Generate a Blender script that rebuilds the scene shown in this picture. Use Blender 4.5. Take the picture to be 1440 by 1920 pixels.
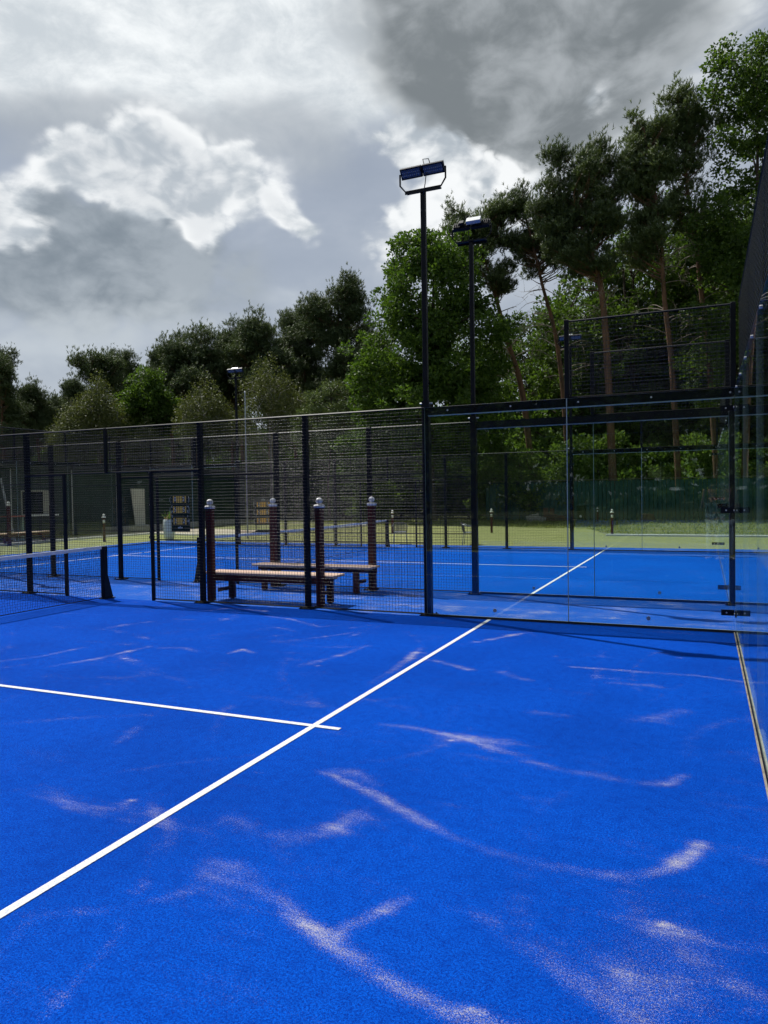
import bpy, bmesh, math, random
import numpy as np
from mathutils import Vector, Matrix
R = math.radians
scene = bpy.context.scene
for o in list(bpy.data.objects): bpy.data.objects.remove(o)

# ------------------------------------------------------------------ camera
CAM = Vector((9.6615, -9.8393, 1.7548)); YAW, PIT, ROL = R(113.6837), R(-1.3638), R(-0.8799); FPX = 1371.5
FW = Vector((math.cos(PIT)*math.cos(YAW), math.cos(PIT)*math.sin(YAW), math.sin(PIT)))
RT0 = Vector((math.sin(YAW), -math.cos(YAW), 0)); UP0 = RT0.cross(FW)
RT = RT0*math.cos(ROL) + UP0*math.sin(ROL); UP = -RT0*math.sin(ROL) + UP0*math.cos(ROL)
cd = bpy.data.cameras.new('camera'); cam = bpy.data.objects.new('camera', cd); scene.collection.objects.link(cam)
cam.matrix_world = Matrix(((RT.x, UP.x, -FW.x, CAM.x), (RT.y, UP.y, -FW.y, CAM.y), (RT.z, UP.z, -FW.z, CAM.z), (0, 0, 0, 1)))
cd.sensor_fit = 'HORIZONTAL'; cd.sensor_width = 36; cd.lens = 36*FPX/1440; cd.clip_start = 0.05; cd.clip_end = 2000
scene.camera = cam
def raydir(px, py):
    return (FW + RT*((px-720)/FPX) - UP*((py-960)/FPX)).normalized()

# ------------------------------------------------------------------ light, exposure
SUNV = Vector((3.52, -1.49, -6.15)).normalized()
SUN_EL = math.asin(-SUNV.z); SUN_ROT = math.atan2(-SUNV.x, -SUNV.y)
sd = bpy.data.lights.new('sun', 'SUN'); sd.energy = 4.2; sd.angle = R(0.6); sd.color = (1.0, 0.965, 0.90)
sun = bpy.data.objects.new('sun', sd); scene.collection.objects.link(sun)
sun.rotation_euler = SUNV.to_track_quat('-Z', 'Y').to_euler(); sun.location = (0, 0, 30)
vs = scene.view_settings; vs.view_transform = 'Standard'; vs.look = 'None'; vs.exposure = 0.16; vs.gamma = 1.0; vs.use_curve_mapping = False
scene.render.engine = 'CYCLES'
cy = scene.cycles; cy.transparent_max_bounces = 40; cy.max_bounces = 6; cy.diffuse_bounces = 2; cy.glossy_bounces = 3; cy.transmission_bounces = 3
cy.use_denoising = True; cy.use_adaptive_sampling = True; cy.adaptive_threshold = .02; cy.adaptive_min_samples = 16; cy.caustics_reflective = False; cy.caustics_refractive = False; cy.sample_clamp_indirect = 6

# ------------------------------------------------------------------ node expression helper
class S:
    nt = None
    def __init__(s, v): s.v = v
    @staticmethod
    def m(op, *a, clamp=False):
        n = S.nt.nodes.new('ShaderNodeMath'); n.operation = op; n.use_clamp = clamp
        for i, x in enumerate(a):
            x = x.v if isinstance(x, S) else x
            if isinstance(x, (int, float)): n.inputs[i].default_value = x
            else: S.nt.links.new(x, n.inputs[i])
        return S(n.outputs[0])
    def __add__(s, o): return S.m('ADD', s, o)
    __radd__ = __add__
    def __sub__(s, o): return S.m('SUBTRACT', s, o)
    def __rsub__(s, o): return S.m('SUBTRACT', o, s)
    def __mul__(s, o): return S.m('MULTIPLY', s, o)
    __rmul__ = __mul__
    def __truediv__(s, o): return S.m('DIVIDE', s, o)
def sstep(x, lo, hi):
    n = S.nt.nodes.new('ShaderNodeMapRange'); n.interpolation_type = 'SMOOTHSTEP'
    S.nt.links.new(x.v, n.inputs[0]); n.inputs[1].default_value = lo; n.inputs[2].default_value = hi
    return S(n.outputs[0])
def cmix(f, a, b):
    n = S.nt.nodes.new('ShaderNodeMix'); n.data_type = 'RGBA'
    for sock, x in ((n.inputs[0], f), (n.inputs[6], a), (n.inputs[7], b)):
        x = x.v if isinstance(x, S) else x
        if isinstance(x, (int, float)): sock.default_value = x
        elif isinstance(x, tuple): sock.default_value = (*x, 1)[:4]
        else: S.nt.links.new(x, sock)
    return S(n.outputs[2])
def noise(vec, scale, detail=4, rough=.55, dist=0, out=0, lac=2.0):
    n = S.nt.nodes.new('ShaderNodeTexNoise'); n.inputs['Scale'].default_value = scale; n.inputs['Detail'].default_value = detail
    n.inputs['Roughness'].default_value = rough; n.inputs['Distortion'].default_value = dist; n.inputs['Lacunarity'].default_value = lac
    if vec is not None: S.nt.links.new(vec, n.inputs['Vector'])
    return S(n.outputs[out])
def sep(v):
    n = S.nt.nodes.new('ShaderNodeSeparateXYZ'); S.nt.links.new(v, n.inputs[0]); return S(n.outputs[0]), S(n.outputs[1]), S(n.outputs[2])
def comb(x, y, z):
    n = S.nt.nodes.new('ShaderNodeCombineXYZ')
    for i, a in enumerate((x, y, z)):
        if isinstance(a, S): S.nt.links.new(a.v, n.inputs[i])
        else: n.inputs[i].default_value = a
    return n.outputs[0]

# ------------------------------------------------------------------ sky: Nishita blue behind layered cloud
W = bpy.data.worlds.new('World'); scene.world = W; W.use_nodes = True; W.cycles.sampling_method = 'MANUAL'; W.cycles.sample_map_resolution = 256
nt = W.node_tree; nt.nodes.clear(); S.nt = nt
out = nt.nodes.new('ShaderNodeOutputWorld'); bg = nt.nodes.new('ShaderNodeBackground'); nt.links.new(bg.outputs[0], out.inputs[0])
sky = nt.nodes.new('ShaderNodeTexSky'); sky.sky_type = 'NISHITA'; sky.sun_disc = False; sky.sun_elevation = SUN_EL; sky.sun_rotation = SUN_ROT
bg.inputs[1].default_value = 0.1
tc = nt.nodes.new('ShaderNodeTexCoord'); G = tc.outputs['Generated']
dx, dy, dz = sep(G)
A0 = math.atan2(RT0.y, RT0.x)
fx = dx*math.cos(YAW) + dy*math.sin(YAW); rx = dx*RT0.x + dy*RT0.y
AZ = S.m('ARCTAN2', rx, fx); EL = S.m('ARCSINE', dz)
gv = comb(dx*1.0, dy*1.0, dz*1.7)
sc1 = nt.nodes.new('ShaderNodeSeparateColor'); nw = nt.nodes.new('ShaderNodeTexNoise'); nw.inputs['Scale'].default_value = 4.2; nw.inputs['Detail'].default_value = 4; nw.inputs['Roughness'].default_value = .58
nt.links.new(gv, nw.inputs['Vector']); nt.links.new(nw.outputs['Color'], sc1.inputs[0])
w1, w2, w3 = (S(sc1.outputs[i]) for i in range(3))
AZw = AZ + (w1-.5)*.15; ELw = EL + (w2-.5)*.12
def sky_gauss(px, py, rxp, ryp, rot=0, amp=1.0):
    d = raydir(px, py); a = math.atan2(d.dot(RT0), d.x*math.cos(YAW)+d.y*math.sin(YAW)); e = math.asin(d.z)
    k = math.cos(a)
    ra, rb = rxp/FPX*k, ryp/FPX*k
    u = AZw - a; v = ELw - e
    if rot:
        c, s_ = math.cos(rot), math.sin(rot); p = u*(c/ra) + v*(s_/ra); q = v*(c/rb) - u*(s_/rb)
    else: p = u*(1/ra); q = v*(1/rb)
    e = S.m('POWER', math.e, S.m('MULTIPLY_ADD', p, p*-1.0, (q*q)*-1.0))
    return e*amp if amp != 1 else e
def gsum(L):
    r = None
    for b in L:
        g = sky_gauss(*b); r = g if r is None else r + g
    return r
def jitter(off, k):
    return comb(dx + (w2-.5)*.12 + (off[0]+k), dy + (w3-.5)*.12 + off[1], dz*1.5 + (w1-.5)*.12 + off[2])
def billow(off):      # round-topped heaps with sharp creases between them
    r = None
    for k, (sc_, am) in enumerate(((9, .5), (19, .29), (41, .17))):
        q = S.m('ABSOLUTE', noise(jitter(off, k*1.7), sc_, 0, .5) - .5)*(am*4.2); r = q if r is None else r + q
    return r
sdir = (-SUNV.x*.02, -SUNV.y*.02, -SUNV.z*.03)
pv0 = billow((0, 0, 0)); pv1 = billow(sdir)
nb = noise(gv, 11, 6, .64, .3)         # frayed edge detail
nl = noise(gv, 2.4, 3, .55)            # broad bright/dark
nm = noise(comb(dx*1.0+3.1, dy*1.0, dz*1.8), 6.0, 4, .58, .25)
relief = sstep((pv0 - pv1)*.8 + (nb-.5)*1.7 + (nm-.5)*.9 + .52, .12, .90)      # side of each billow turned to the sun
edge = (pv0-.5)*.95 + (nb-.5)*1.05
K = 10.0                                # colours are in picture units, Background strength is 0.1
def col(r, g, b): return (r*K, g*K, b*K)
def heap(g, k, base=0.0): return g + edge*k*(sstep(g, .02, .45) + base)
# thin veil over the blue, paler towards the horizon
veil = cmix(sstep(nl*.5+nm*.5, .32, .66), col(.305, .345, .41), col(.385, .425, .485))
c = cmix(.86, sky.outputs[0], veil)
c = cmix(sstep(EL, .30, .0)*.5, c, col(.46, .50, .55))
# scattered sheet cloud everywhere
c = cmix(sstep(nm*0.6 + nl*0.5, .54, .80)*.55, c, col(.56, .60, .64))
# bright overcast, upper left
m = sstep(gsum([(230, 20, 520, 170), (520, 130, 260, 100), (40, 130, 260, 90), (560, -60, 300, 120), (650, 60, 90, 110, 0, .4)]) + (nm-.5)*.6 + (nb-.5)*.3, .25, 1.1)
c = cmix(m*.95, c, cmix(sstep(nb*.45+nl*.35+nm*.2, .38, .60), col(.55, .60, .64), col(.90, .93, .94)))
# grey under-belly left of centre
m = sstep(gsum([(60, 240, 200, 60, 0, .9), (230, 215, 150, 45, 0, .6), (450, 240, 150, 45, 0, .6), (600, 280, 120, 90, 0, .6)]) + (nm-.5)*.6 + (nb-.5)*.2, .2, 1.0)
c = cmix(m*.75, c, col(.34, .38, .43))
# dark cloud at the top right, with bright frayed rim
g = gsum([(900, 90, 200, 150, -.3), (1080, 40, 230, 120, 0), (850, 10, 150, 110), (990, 200, 130, 80, -.3, .7), (920, 260, 100, 50, 0, .5), (1290, 10, 120, 50, 0, .5), (1120, 170, 110, 60, 0, .55), (800, 150, 60, 60, 0, .4)])
c = cmix(sstep(heap(g, .55), .05, .60)*.85, c, cmix(relief, col(.48, .52, .555), col(.70, .735, .755)))
c = cmix(sstep(g + (nb-.5)*.55 + (nm-.5)*.5 + (pv0-.5)*.12, .25, 1.15)*.97, c, cmix(sstep(nl*.25+nb*.35+nm*.3+pv0*.12, .42, .62), col(.175, .198, .214), col(.36, .39, .415)))
# bright cumulus right of the mast and behind the pines
g = gsum([(740, 255, 60, 44), (830, 270, 75, 30, 0, .7), (870, 335, 95, 45), (960, 365, 85, 42), (840, 395, 90, 50, 0, .8), (760, 430, 60, 55, 0, .5), (1010, 350, 60, 40, 0, .6), (700, 480, 35, 60, 0, .35), (1120, 185, 45, 45, 0, .35)])
c = cmix(sstep(heap(g, .85), .18, .62)*.95, c, cmix(relief, col(.40, .45, .50), col(.86, .88, .89)))
# cumulus left: grey body, sunlit heads
g = gsum([(240, 475, 150, 80), (330, 480, 95, 55), (140, 525, 210, 75), (50, 480, 100, 90, 0, .8), (110, 370, 60, 60, 0, .7), (250, 570, 140, 35, 0, .5)])
c = cmix(sstep(heap(g, .6), .08, .95)*.92, c, cmix(sstep(nm*.4+nb*.45+pv0*.15, .34, .60), col(.195, .235, .275), col(.34, .385, .43)))
g = gsum([(300, 270, 74, 62), (220, 320, 105, 54), (260, 375, 105, 36, -.4), (335, 385, 90, 46, -.3), (455, 342, 82, 50), (530, 395, 52, 24, -.7), (120, 315, 55, 38, .3, .9), (385, 430, 45, 34, 0, .9), (445, 288, 40, 20, 0, .6), (10, 395, 55, 50, 0, .9), (85, 430, 40, 40, 0, .6), (350, 325, 60, 48, 0, .8), (578, 437, 30, 17, 0, .7), (400, 480, 26, 22, 0, .6)])
c = cmix(sstep(heap(g, .80), .12, .78)*.97, c, cmix(sstep(heap(g, .6), .5, 1.5)*.28, cmix(relief, col(.44, .49, .54), col(.86, .88, .89)), col(.40, .44, .49)))
# pale wisps low down
m = sstep(heap(gsum([(60, 640, 190, 70, 0, .8), (300, 600, 160, 40, 0, .5), (560, 580, 110, 50, 0, .5)]), .5), .1, 1.0)
c = cmix(m*.6, c, col(.56, .61, .65))
nt.links.new(c.v, bg.inputs[0])

# ------------------------------------------------------------------ materials
def pmat(name, colr, rough=.6, spec=.5, metal=0.0):
    m = bpy.data.materials.new(name); m.use_nodes = True; b = m.node_tree.nodes['Principled BSDF']
    b.inputs['Base Color'].default_value = (*colr, 1); b.inputs['Roughness'].default_value = rough
    b.inputs['Specular IOR Level'].default_value = spec; b.inputs['Metallic'].default_value = metal
    return m
def wear(m, colr, scale, amt, bump=0, bscale=None, stretch=(1, 1, 1)):
    """break the base colour up with noise and give fine relief"""
    nt = m.node_tree; S.nt = nt; b = nt.nodes['Principled BSDF']; base = tuple(b.inputs['Base Color'].default_value)[:3]
    t = nt.nodes.new('ShaderNodeTexCoord'); mp = nt.nodes.new('ShaderNodeMapping'); mp.inputs['Scale'].default_value = stretch
    nt.links.new(t.outputs['Object'], mp.inputs[0]); v = mp.outputs[0]
    n = noise(v, scale, 6, .6)
    c = cmix(sstep(n, .38, .68)*amt, base, colr); nt.links.new(c.v, b.inputs['Base Color'])
    if bump:
        bn = nt.nodes.new('ShaderNodeBump'); bn.inputs['Distance'].default_value = bump; bn.inputs['Strength'].default_value = .6
        nt.links.new(noise(v, bscale or scale*2, 5, .6).v, bn.inputs['Height']); nt.links.new(bn.outputs[0], b.inputs['Normal'])
    return m
BLACK = wear(pmat('black_powder_coat', (.004, .0045, .007), .5, .22), (.012, .013, .016), 7, .6)
WIRE = pmat('black_wire', (.005, .005, .007), .32, .35)
STEEL = pmat('zinc_bolt', (.60, .61, .62), .45, .5, .3)
WHITE = wear(pmat('white_paint', (.80, .80, .79), .5), (.62, .62, .60), 14, .5)
REDW = wear(pmat('dark_red_wood', (.060, .010, .010), .6, .2), (.08, .022, .018), 9, .7, .002, 60, (1, 1, .1))
SEATW = wear(pmat('bench_wood', (.60, .40, .30), .6), (.64, .48, .38), 5, .8, .002, 40, (.1, 1, 1))
GREENB = wear(pmat('dark_green_board', (.016, .080, .074), .65), (.026, .105, .09), 3, .7, .004, 20, (4, 4, .3))
CONC = wear(pmat('concrete', (.38, .37, .35), .9), (.22, .21, .19), 6, .8, .01, 20)
NETM = pmat('net_cord', (.006, .006, .008), .8, .2)
GREYMET = wear(pmat('grey_metal', (.42, .44, .46), .4, .5, .6), (.3, .3, .3), 10, .5)
RUBBER = pmat('rubber', (.015, .015, .016), .7)

def glass_mat():
    m = bpy.data.materials.new('tempered_glass'); m.use_nodes = True; nt = m.node_tree; nt.nodes.clear()
    o = nt.nodes.new('ShaderNodeOutputMaterial'); mx = nt.nodes.new('ShaderNodeMixShader'); tr = nt.nodes.new('ShaderNodeBsdfTransparent'); gl = nt.nodes.new('ShaderNodeBsdfGlossy')
    tr.inputs[0].default_value = (.945, .975, .962, 1); gl.inputs['Roughness'].default_value = 0.0; gl.inputs[0].default_value = (.95, .98, .97, 1)
    g = nt.nodes.new('ShaderNodeNewGeometry'); S.nt = nt
    nt.links.new(tr.outputs[0], mx.inputs[1]); nt.links.new(gl.outputs[0], mx.inputs[2]); nt.links.new(mx.outputs[0], o.inputs[0])
    # Schlick from the angle of incidence, the same from both sides
    dp = nt.nodes.new('ShaderNodeVectorMath'); dp.operation = 'DOT_PRODUCT'; nt.links.new(g.outputs['Incoming'], dp.inputs[0]); nt.links.new(g.outputs['Normal'], dp.inputs[1])
    ca = S.m('ABSOLUTE', S(dp.outputs['Value'])); f = S.m('POWER', 1-ca, 5.0)*.96 + .04
    nt.links.new(f.v, mx.inputs[0])
    return m
GLASS = glass_mat()
GEDGE = pmat('glass_edge', (.42, .56, .53), .3, .4)
SILIC = pmat('joint_silicone', (.36, .43, .41), .6, .1)

def turf_mat(name, blueA, blueB, gap=0.0):
    m = bpy.data.materials.new(name); m.use_nodes = True; nt = m.node_tree; S.nt = nt; b = nt.nodes['Principled BSDF']
    b.inputs['Roughness'].default_value = .9; b.inputs['Specular IOR Level'].default_value = .03
    t = nt.nodes.new('ShaderNodeTexCoord'); v = t.outputs['Object']
    at = nt.nodes.new('ShaderNodeAttribute'); at.attribute_name = 'sand'; sand = S(at.outputs['Fac'])
    n1 = noise(v, 85, 3, .85); n2 = noise(v, 190, 2, .85); n3 = noise(v, 1.7, 6, .62); n4 = noise(v, 14, 4, .6)
    c = cmix(sstep(n1*.5+n2*.5, .38, .62), blueA, blueB)
    c = cmix(sstep(n4, .4, .7)*.3, c, blueA)
    c = cmix(sstep(noise(v, .55, 5, .6), .35, .70)*.30, c, tuple(x*.75 for x in blueA))
    # stretched drag marks of the brush
    mp = nt.nodes.new('ShaderNodeMapping'); mp.inputs['Scale'].default_value = (.6, 3.2, 1); mp.inputs['Rotation'].default_value = (0, 0, R(28)); nt.links.new(v, mp.inputs[0])
    amount = sand*(sstep(noise(v, 5, 5, .65), .25, .75)*.4+.75)*.435 + sstep(n3, .42, .80)*(.20+gap*.3) + gap + .07 + sstep(noise(mp.outputs[0], 1.6, 6, .65), .46, .80)*.19
    speck = (noise(v, 120, 3, .9)-.5)*.95 + (noise(v, 300, 1, .5)-.5)*.7 + .5
    mask = sstep(amount - speck, -.16, .24)
    c = cmix(mask*.8, c, (.66, .61, .50))
    nt.links.new(c.v, b.inputs['Base Color'])
    bn = nt.nodes.new('ShaderNodeBump'); bn.inputs['Distance'].default_value = .006; bn.inputs['Strength'].default_value = .7
    nt.links.new((n1*.6+n2*.4).v, bn.inputs['Height']); nt.links.new(bn.outputs[0], b.inputs['Normal'])
    return m
TURF = turf_mat('blue_turf', (.0006, .020, .22), (.002, .106, .66))
TURF2 = turf_mat('azure_turf', (.0008, .034, .27), (.002, .150, .70))
TURFGAP = turf_mat('sandy_blue_turf', (.006, .055, .36), (.02, .15, .60), .17)

def ground_mat(name, a, b_, c_, s1=3, s2=60, bump=.01):
    m = bpy.data.materials.new(name); m.use_nodes = True; nt = m.node_tree; S.nt = nt; b = nt.nodes['Principled BSDF']
    b.inputs['Roughness'].default_value = .95; b.inputs['Specular IOR Level'].default_value = .15
    t = nt.nodes.new('ShaderNodeTexCoord'); v = t.outputs['Object']
    n1 = noise(v, s1, 5, .6); n2 = noise(v, s2, 4, .7); n3 = noise(v, s1*.25, 4, .6)
    c = cmix(sstep(n1, .35, .68), a, b_); c = cmix(sstep(n3, .45, .7)*.6, c, c_); c = cmix(sstep(n2, .45, .75)*.45, c, tuple(x*.5 for x in a))
    nt.links.new(c.v, b.inputs['Base Color'])
    bn = nt.nodes.new('ShaderNodeBump'); bn.inputs['Distance'].default_value = bump; nt.links.new(n2.v, bn.inputs['Height']); nt.links.new(bn.outputs[0], b.inputs['Normal'])
    return m
LAWN = ground_mat('synthetic_lawn', (.225, .24, .085), (.28, .29, .115), (.27, .27, .115), 1.2, 90, .004)
EARTH = ground_mat('meadow_earth', (.15, .18, .055), (.22, .23, .09), (.30, .27, .17), 1.5, 25, .03)
SOIL = ground_mat('forest_floor', (.035, .045, .015), (.06, .06, .025), (.05, .04, .025), .6, 9, .05)
PATHM = ground_mat('pale_path', (.42, .36, .28), (.48, .41, .33), (.36, .30, .24), 1, 40, .01)

def leaf_mat(name, a, b_, trans=.35, rough=.55):
    m = bpy.data.materials.new(name); m.use_nodes = True; nt = m.node_tree; S.nt = nt; nt.nodes.clear()
    o = nt.nodes.new('ShaderNodeOutputMaterial'); g = nt.nodes.new('ShaderNodeNewGeometry')
    r = S(g.outputs['Random Per Island']); c = cmix(r, a, b_)
    p = nt.nodes.new('ShaderNodeBsdfPrincipled'); p.inputs['Roughness'].default_value = rough; p.inputs['Specular IOR Level'].default_value = .35; nt.links.new(c.v, p.inputs['Base Color'])
    t = nt.nodes.new('ShaderNodeBsdfTranslucent'); ct = cmix(r, tuple(min(1, x*k) for x, k in zip(a, (1.5, 1.5, .7))), tuple(min(1, x*k) for x, k in zip(b_, (1.5, 1.5, .7)))); nt.links.new(ct.v, t.inputs[0])
    mx = nt.nodes.new('ShaderNodeMixShader'); mx.inputs[0].default_value = trans
    nt.links.new(p.outputs[0], mx.inputs[1]); nt.links.new(t.outputs[0], mx.inputs[2]); nt.links.new(mx.outputs[0], o.inputs[0])
    return m
OAKL = leaf_mat('oak_leaf', (.038, .084, .012), (.095, .165, .026), .40)
BEECHL = leaf_mat('broad_leaf', (.036, .076, .012), (.085, .145, .026), .42)
PINEL = leaf_mat('pine_needle', (.062, .098, .036), (.130, .170, .070), .24)
PINEL2 = leaf_mat('pine_needle_dark', (.044, .072, .029), (.100, .136, .054), .22)
BIRCHL = leaf_mat('birch_leaf', (.062, .080, .026), (.115, .135, .048), .30)
SHRUBL = leaf_mat('shrub_leaf', (.075, .14, .030), (.15, .22, .055), .45)  # leaf colour brightened to stand in for sunlight on the undergrowth
GRASSL = leaf_mat('grass_blade', (.12, .17, .04), (.32, .34, .12), .35)
BARK = wear(pmat('brown_bark', (.055, .042, .032), .9, .2), (.10, .08, .06), 5, .8, .03, 14, (1, 1, .25))
PBARK = wear(pmat('orange_pine_bark', (.19, .105, .065), .85, .2), (.085, .06, .045), 4, .9, .05, 16, (1, 1, .3))
BBARK = wear(pmat('birch_bark', (.45, .43, .40), .8, .2), (.06, .055, .05), 4, .8, .01, 12, (1, 1, 2))
DEADW = pmat('dead_wood', (.22, .19, .16), .9, .2)

# ------------------------------------------------------------------ mesh builder
COL = scene.collection
class MB:
    def __init__(s): s.v = []; s.f = []; s.mi = []
    def add(s, vs, fs, mi=0):
        k = len(s.v); s.v += [tuple(p) for p in vs]; s.f += [tuple(i+k for i in f) for f in fs]; s.mi += [mi]*len(fs); return s
    def box(s, x0, x1, y0, y1, z0, z1, mi=0):
        vs = [(x0,y0,z0),(x1,y0,z0),(x1,y1,z0),(x0,y1,z0),(x0,y0,z1),(x1,y0,z1),(x1,y1,z1),(x0,y1,z1)]
        return s.add(vs, [(0,3,2,1),(4,5,6,7),(0,1,5,4),(1,2,6,5),(2,3,7,6),(3,0,4,7)], mi)
    def cbox(s, c, sx, sy, sz, mi=0): return s.box(c[0]-sx/2, c[0]+sx/2, c[1]-sy/2, c[1]+sy/2, c[2]-sz/2, c[2]+sz/2, mi)
    def bevbox(s, x0, x1, y0, y1, z0, z1, b=.006, mi=0):
        """box with chamfered edges"""
        vs = []; idx = {}
        X, Y, Z = (x0, x1), (y0, y1), (z0, z1)
        for i in (0,1):
            for j in (0,1):
                for k in (0,1):
                    si, sj, sk = (1 if i == 0 else -1), (1 if j == 0 else -1), (1 if k == 0 else -1)
                    for a in range(3):
                        p = [X[i]+si*b, Y[j]+sj*b, Z[k]+sk*b]; p[a] = (X[i], Y[j], Z[k])[a]
                        idx[(i,j,k,a)] = len(vs); vs.append(p)
        fs = []
        for i in (0,1): fs.append([idx[(i,j,k,0)] for j,k in ((0,0),(1,0),(1,1),(0,1))][::(-1 if i == 0 else 1)])
        for j in (0,1): fs.append([idx[(i,j,k,1)] for i,k in ((0,0),(1,0),(1,1),(0,1))][::(1 if j == 0 else -1)])
        for k in (0,1): fs.append([idx[(i,j,k,2)] for i,j in ((0,0),(1,0),(1,1),(0,1))][::(-1 if k == 0 else 1)])
        for i in (0,1):
            for j in (0,1): fs.append([idx[(i,j,0,0)], idx[(i,j,0,1)], idx[(i,j,1,1)], idx[(i,j,1,0)]][::(1 if i == j else -1)])
            for k in (0,1): fs.append([idx[(i,0,k,0)], idx[(i,0,k,2)], idx[(i,1,k,2)], idx[(i,1,k,0)]][::(-1 if i == k else 1)])
        for j in (0,1):
            for k in (0,1): fs.append([idx[(0,j,k,1)], idx[(0,j,k,2)], idx[(1,j,k,2)], idx[(1,j,k,1)]][::(1 if j == k else -1)])
        for i in (0,1):
            for j in (0,1):
                for k in (0,1): fs.append([idx[(i,j,k,a)] for a in range(3)][::(-1 if (i+j+k) % 2 == 0 else 1)])
        return s.add(vs, fs, mi)
    def tube(s, pts, r, n=8, mi=0, cap=True):
        pts = [Vector(p) for p in pts]; rr = r if isinstance(r, (list, tuple)) else [r]*len(pts)
        vs = []; fs = []; prev = None
        for i, p in enumerate(pts):
            t = (pts[min(i+1, len(pts)-1)] - pts[max(i-1, 0)]).normalized()
            if prev is None:
                u = t.orthogonal().normalized()
                if abs(t.z) > .9: u = (Vector((1, 0, 0)) - t*t.x).normalized()
            else: u = (prev - t*prev.dot(t)).normalized()
            prev = u; w = t.cross(u)
            for k in range(n):
                a = 2*math.pi*(k+.5)/n; vs.append(p + (u*math.cos(a) + w*math.sin(a))*rr[i])
        for i in range(len(pts)-1):
            for k in range(n): fs.append((i*n+k, i*n+(k+1) % n, (i+1)*n+(k+1) % n, (i+1)*n+k))
        if cap: fs.append(tuple(range(n))[::-1]); fs.append(tuple(range((len(pts)-1)*n, len(pts)*n)))
        return s.add(vs, fs, mi)
    def lathe(s, prof, n=16, c=(0, 0, 0), mi=0):
        vs = []; fs = []
        for r, z in prof:
            for k in range(n): vs.append((c[0]+r*math.cos(2*math.pi*k/n), c[1]+r*math.sin(2*math.pi*k/n), c[2]+z))
        for i in range(len(prof)-1):
            for k in range(n): fs.append((i*n+k, i*n+(k+1) % n, (i+1)*n+(k+1) % n, (i+1)*n+k))
        fs.append(tuple(range(n))[::-1]); fs.append(tuple(range((len(prof)-1)*n, len(prof)*n)))
        return s.add(vs, fs, mi)
    def prism(s, poly, axis, a0, a1, mi=0):
        """extrude a 2-D polygon along axis 'x','y' or 'z'"""
        def P(p, a): return {'x': (a, p[0], p[1]), 'y': (p[0], a, p[1]), 'z': (p[0], p[1], a)}[axis]
        n = len(poly); vs = [P(p, a0) for p in poly] + [P(p, a1) for p in poly]
        fs = [tuple(range(n))[::-1], tuple(range(n, 2*n))] + [(k, (k+1) % n, n+(k+1) % n, n+k) for k in range(n)]
        return s.add(vs, fs, mi)
    def build(s, name, mats, parent=None, smooth=False, fix=False):
        mats = mats if isinstance(mats, (list, tuple)) else [mats]
        o0 = Vector((0, 0, 0))
        if parent is not None: o0 = Vector(parent.get('_o', (0, 0, 0)))
        me = bpy.data.meshes.new(name); me.from_pydata([tuple(Vector(p)-o0) for p in s.v], [], s.f)
        for m in mats: me.materials.append(m)
        if len(mats) > 1: me.polygons.foreach_set('material_index', s.mi)
        if smooth: me.polygons.foreach_set('use_smooth', [True]*len(me.polygons))
        if fix:
            bm = bmesh.new(); bm.from_mesh(me); bmesh.ops.recalc_face_normals(bm, faces=bm.faces); bm.to_mesh(me); bm.free()
        me.update()
        o = bpy.data.objects.new(name, me); COL.objects.link(o)
        if parent is not None: o.parent = parent; o['_o'] = tuple(o0)
        return o
def tag(o, label=None, cat=None, group=None, kind=None):
    if label: o['label'] = label
    if cat: o['category'] = cat
    if group: o['group'] = group
    if kind: o['kind'] = kind
    return o
def thing(name, label, cat, loc=(0, 0, 0), group=None, rz=0):
    o = bpy.data.objects.new(name, None); COL.objects.link(o); o.location = loc; o.rotation_euler = (0, 0, rz); o.empty_display_size = .2
    o['_o'] = tuple(loc); return tag(o, label, cat, group)
def local(o): o['_o'] = (0, 0, 0); return o
def dup(root, loc, rz=0, label=None, scale=None):
    def cp(o, par):
        c_ = o.copy(); COL.objects.link(c_); c_.parent = par
        for ch in list(o.children): cp(ch, c_)
        return c_
    r = cp(root, None); r.location = loc; r.rotation_euler = (0, 0, rz)
    if scale: r.scale = (scale,)*3 if isinstance(scale, (int, float)) else scale
    if label: r['label'] = label
    return r
def np_obj(name, V, F, mat, parent=None, smooth=False):
    me = bpy.data.meshes.new(name); V = np.asarray(V, np.float32); F = np.asarray(F, np.int32); k = F.shape[1]
    me.vertices.add(len(V)); me.vertices.foreach_set('co', V.ravel()); me.loops.add(F.size); me.loops.foreach_set('vertex_index', F.ravel())
    me.polygons.add(len(F)); me.polygons.foreach_set('loop_start', np.arange(0, F.size, k, dtype=np.int32)); me.polygons.foreach_set('loop_total', np.full(len(F), k, np.int32))
    if smooth: me.polygons.foreach_set('use_smooth', np.ones(len(F), bool))
    me.materials.append(mat); me.update(calc_edges=True); me.validate()
    o = bpy.data.objects.new(name, me); COL.objects.link(o)
    if parent is not None: o.parent = parent
    return o

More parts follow.
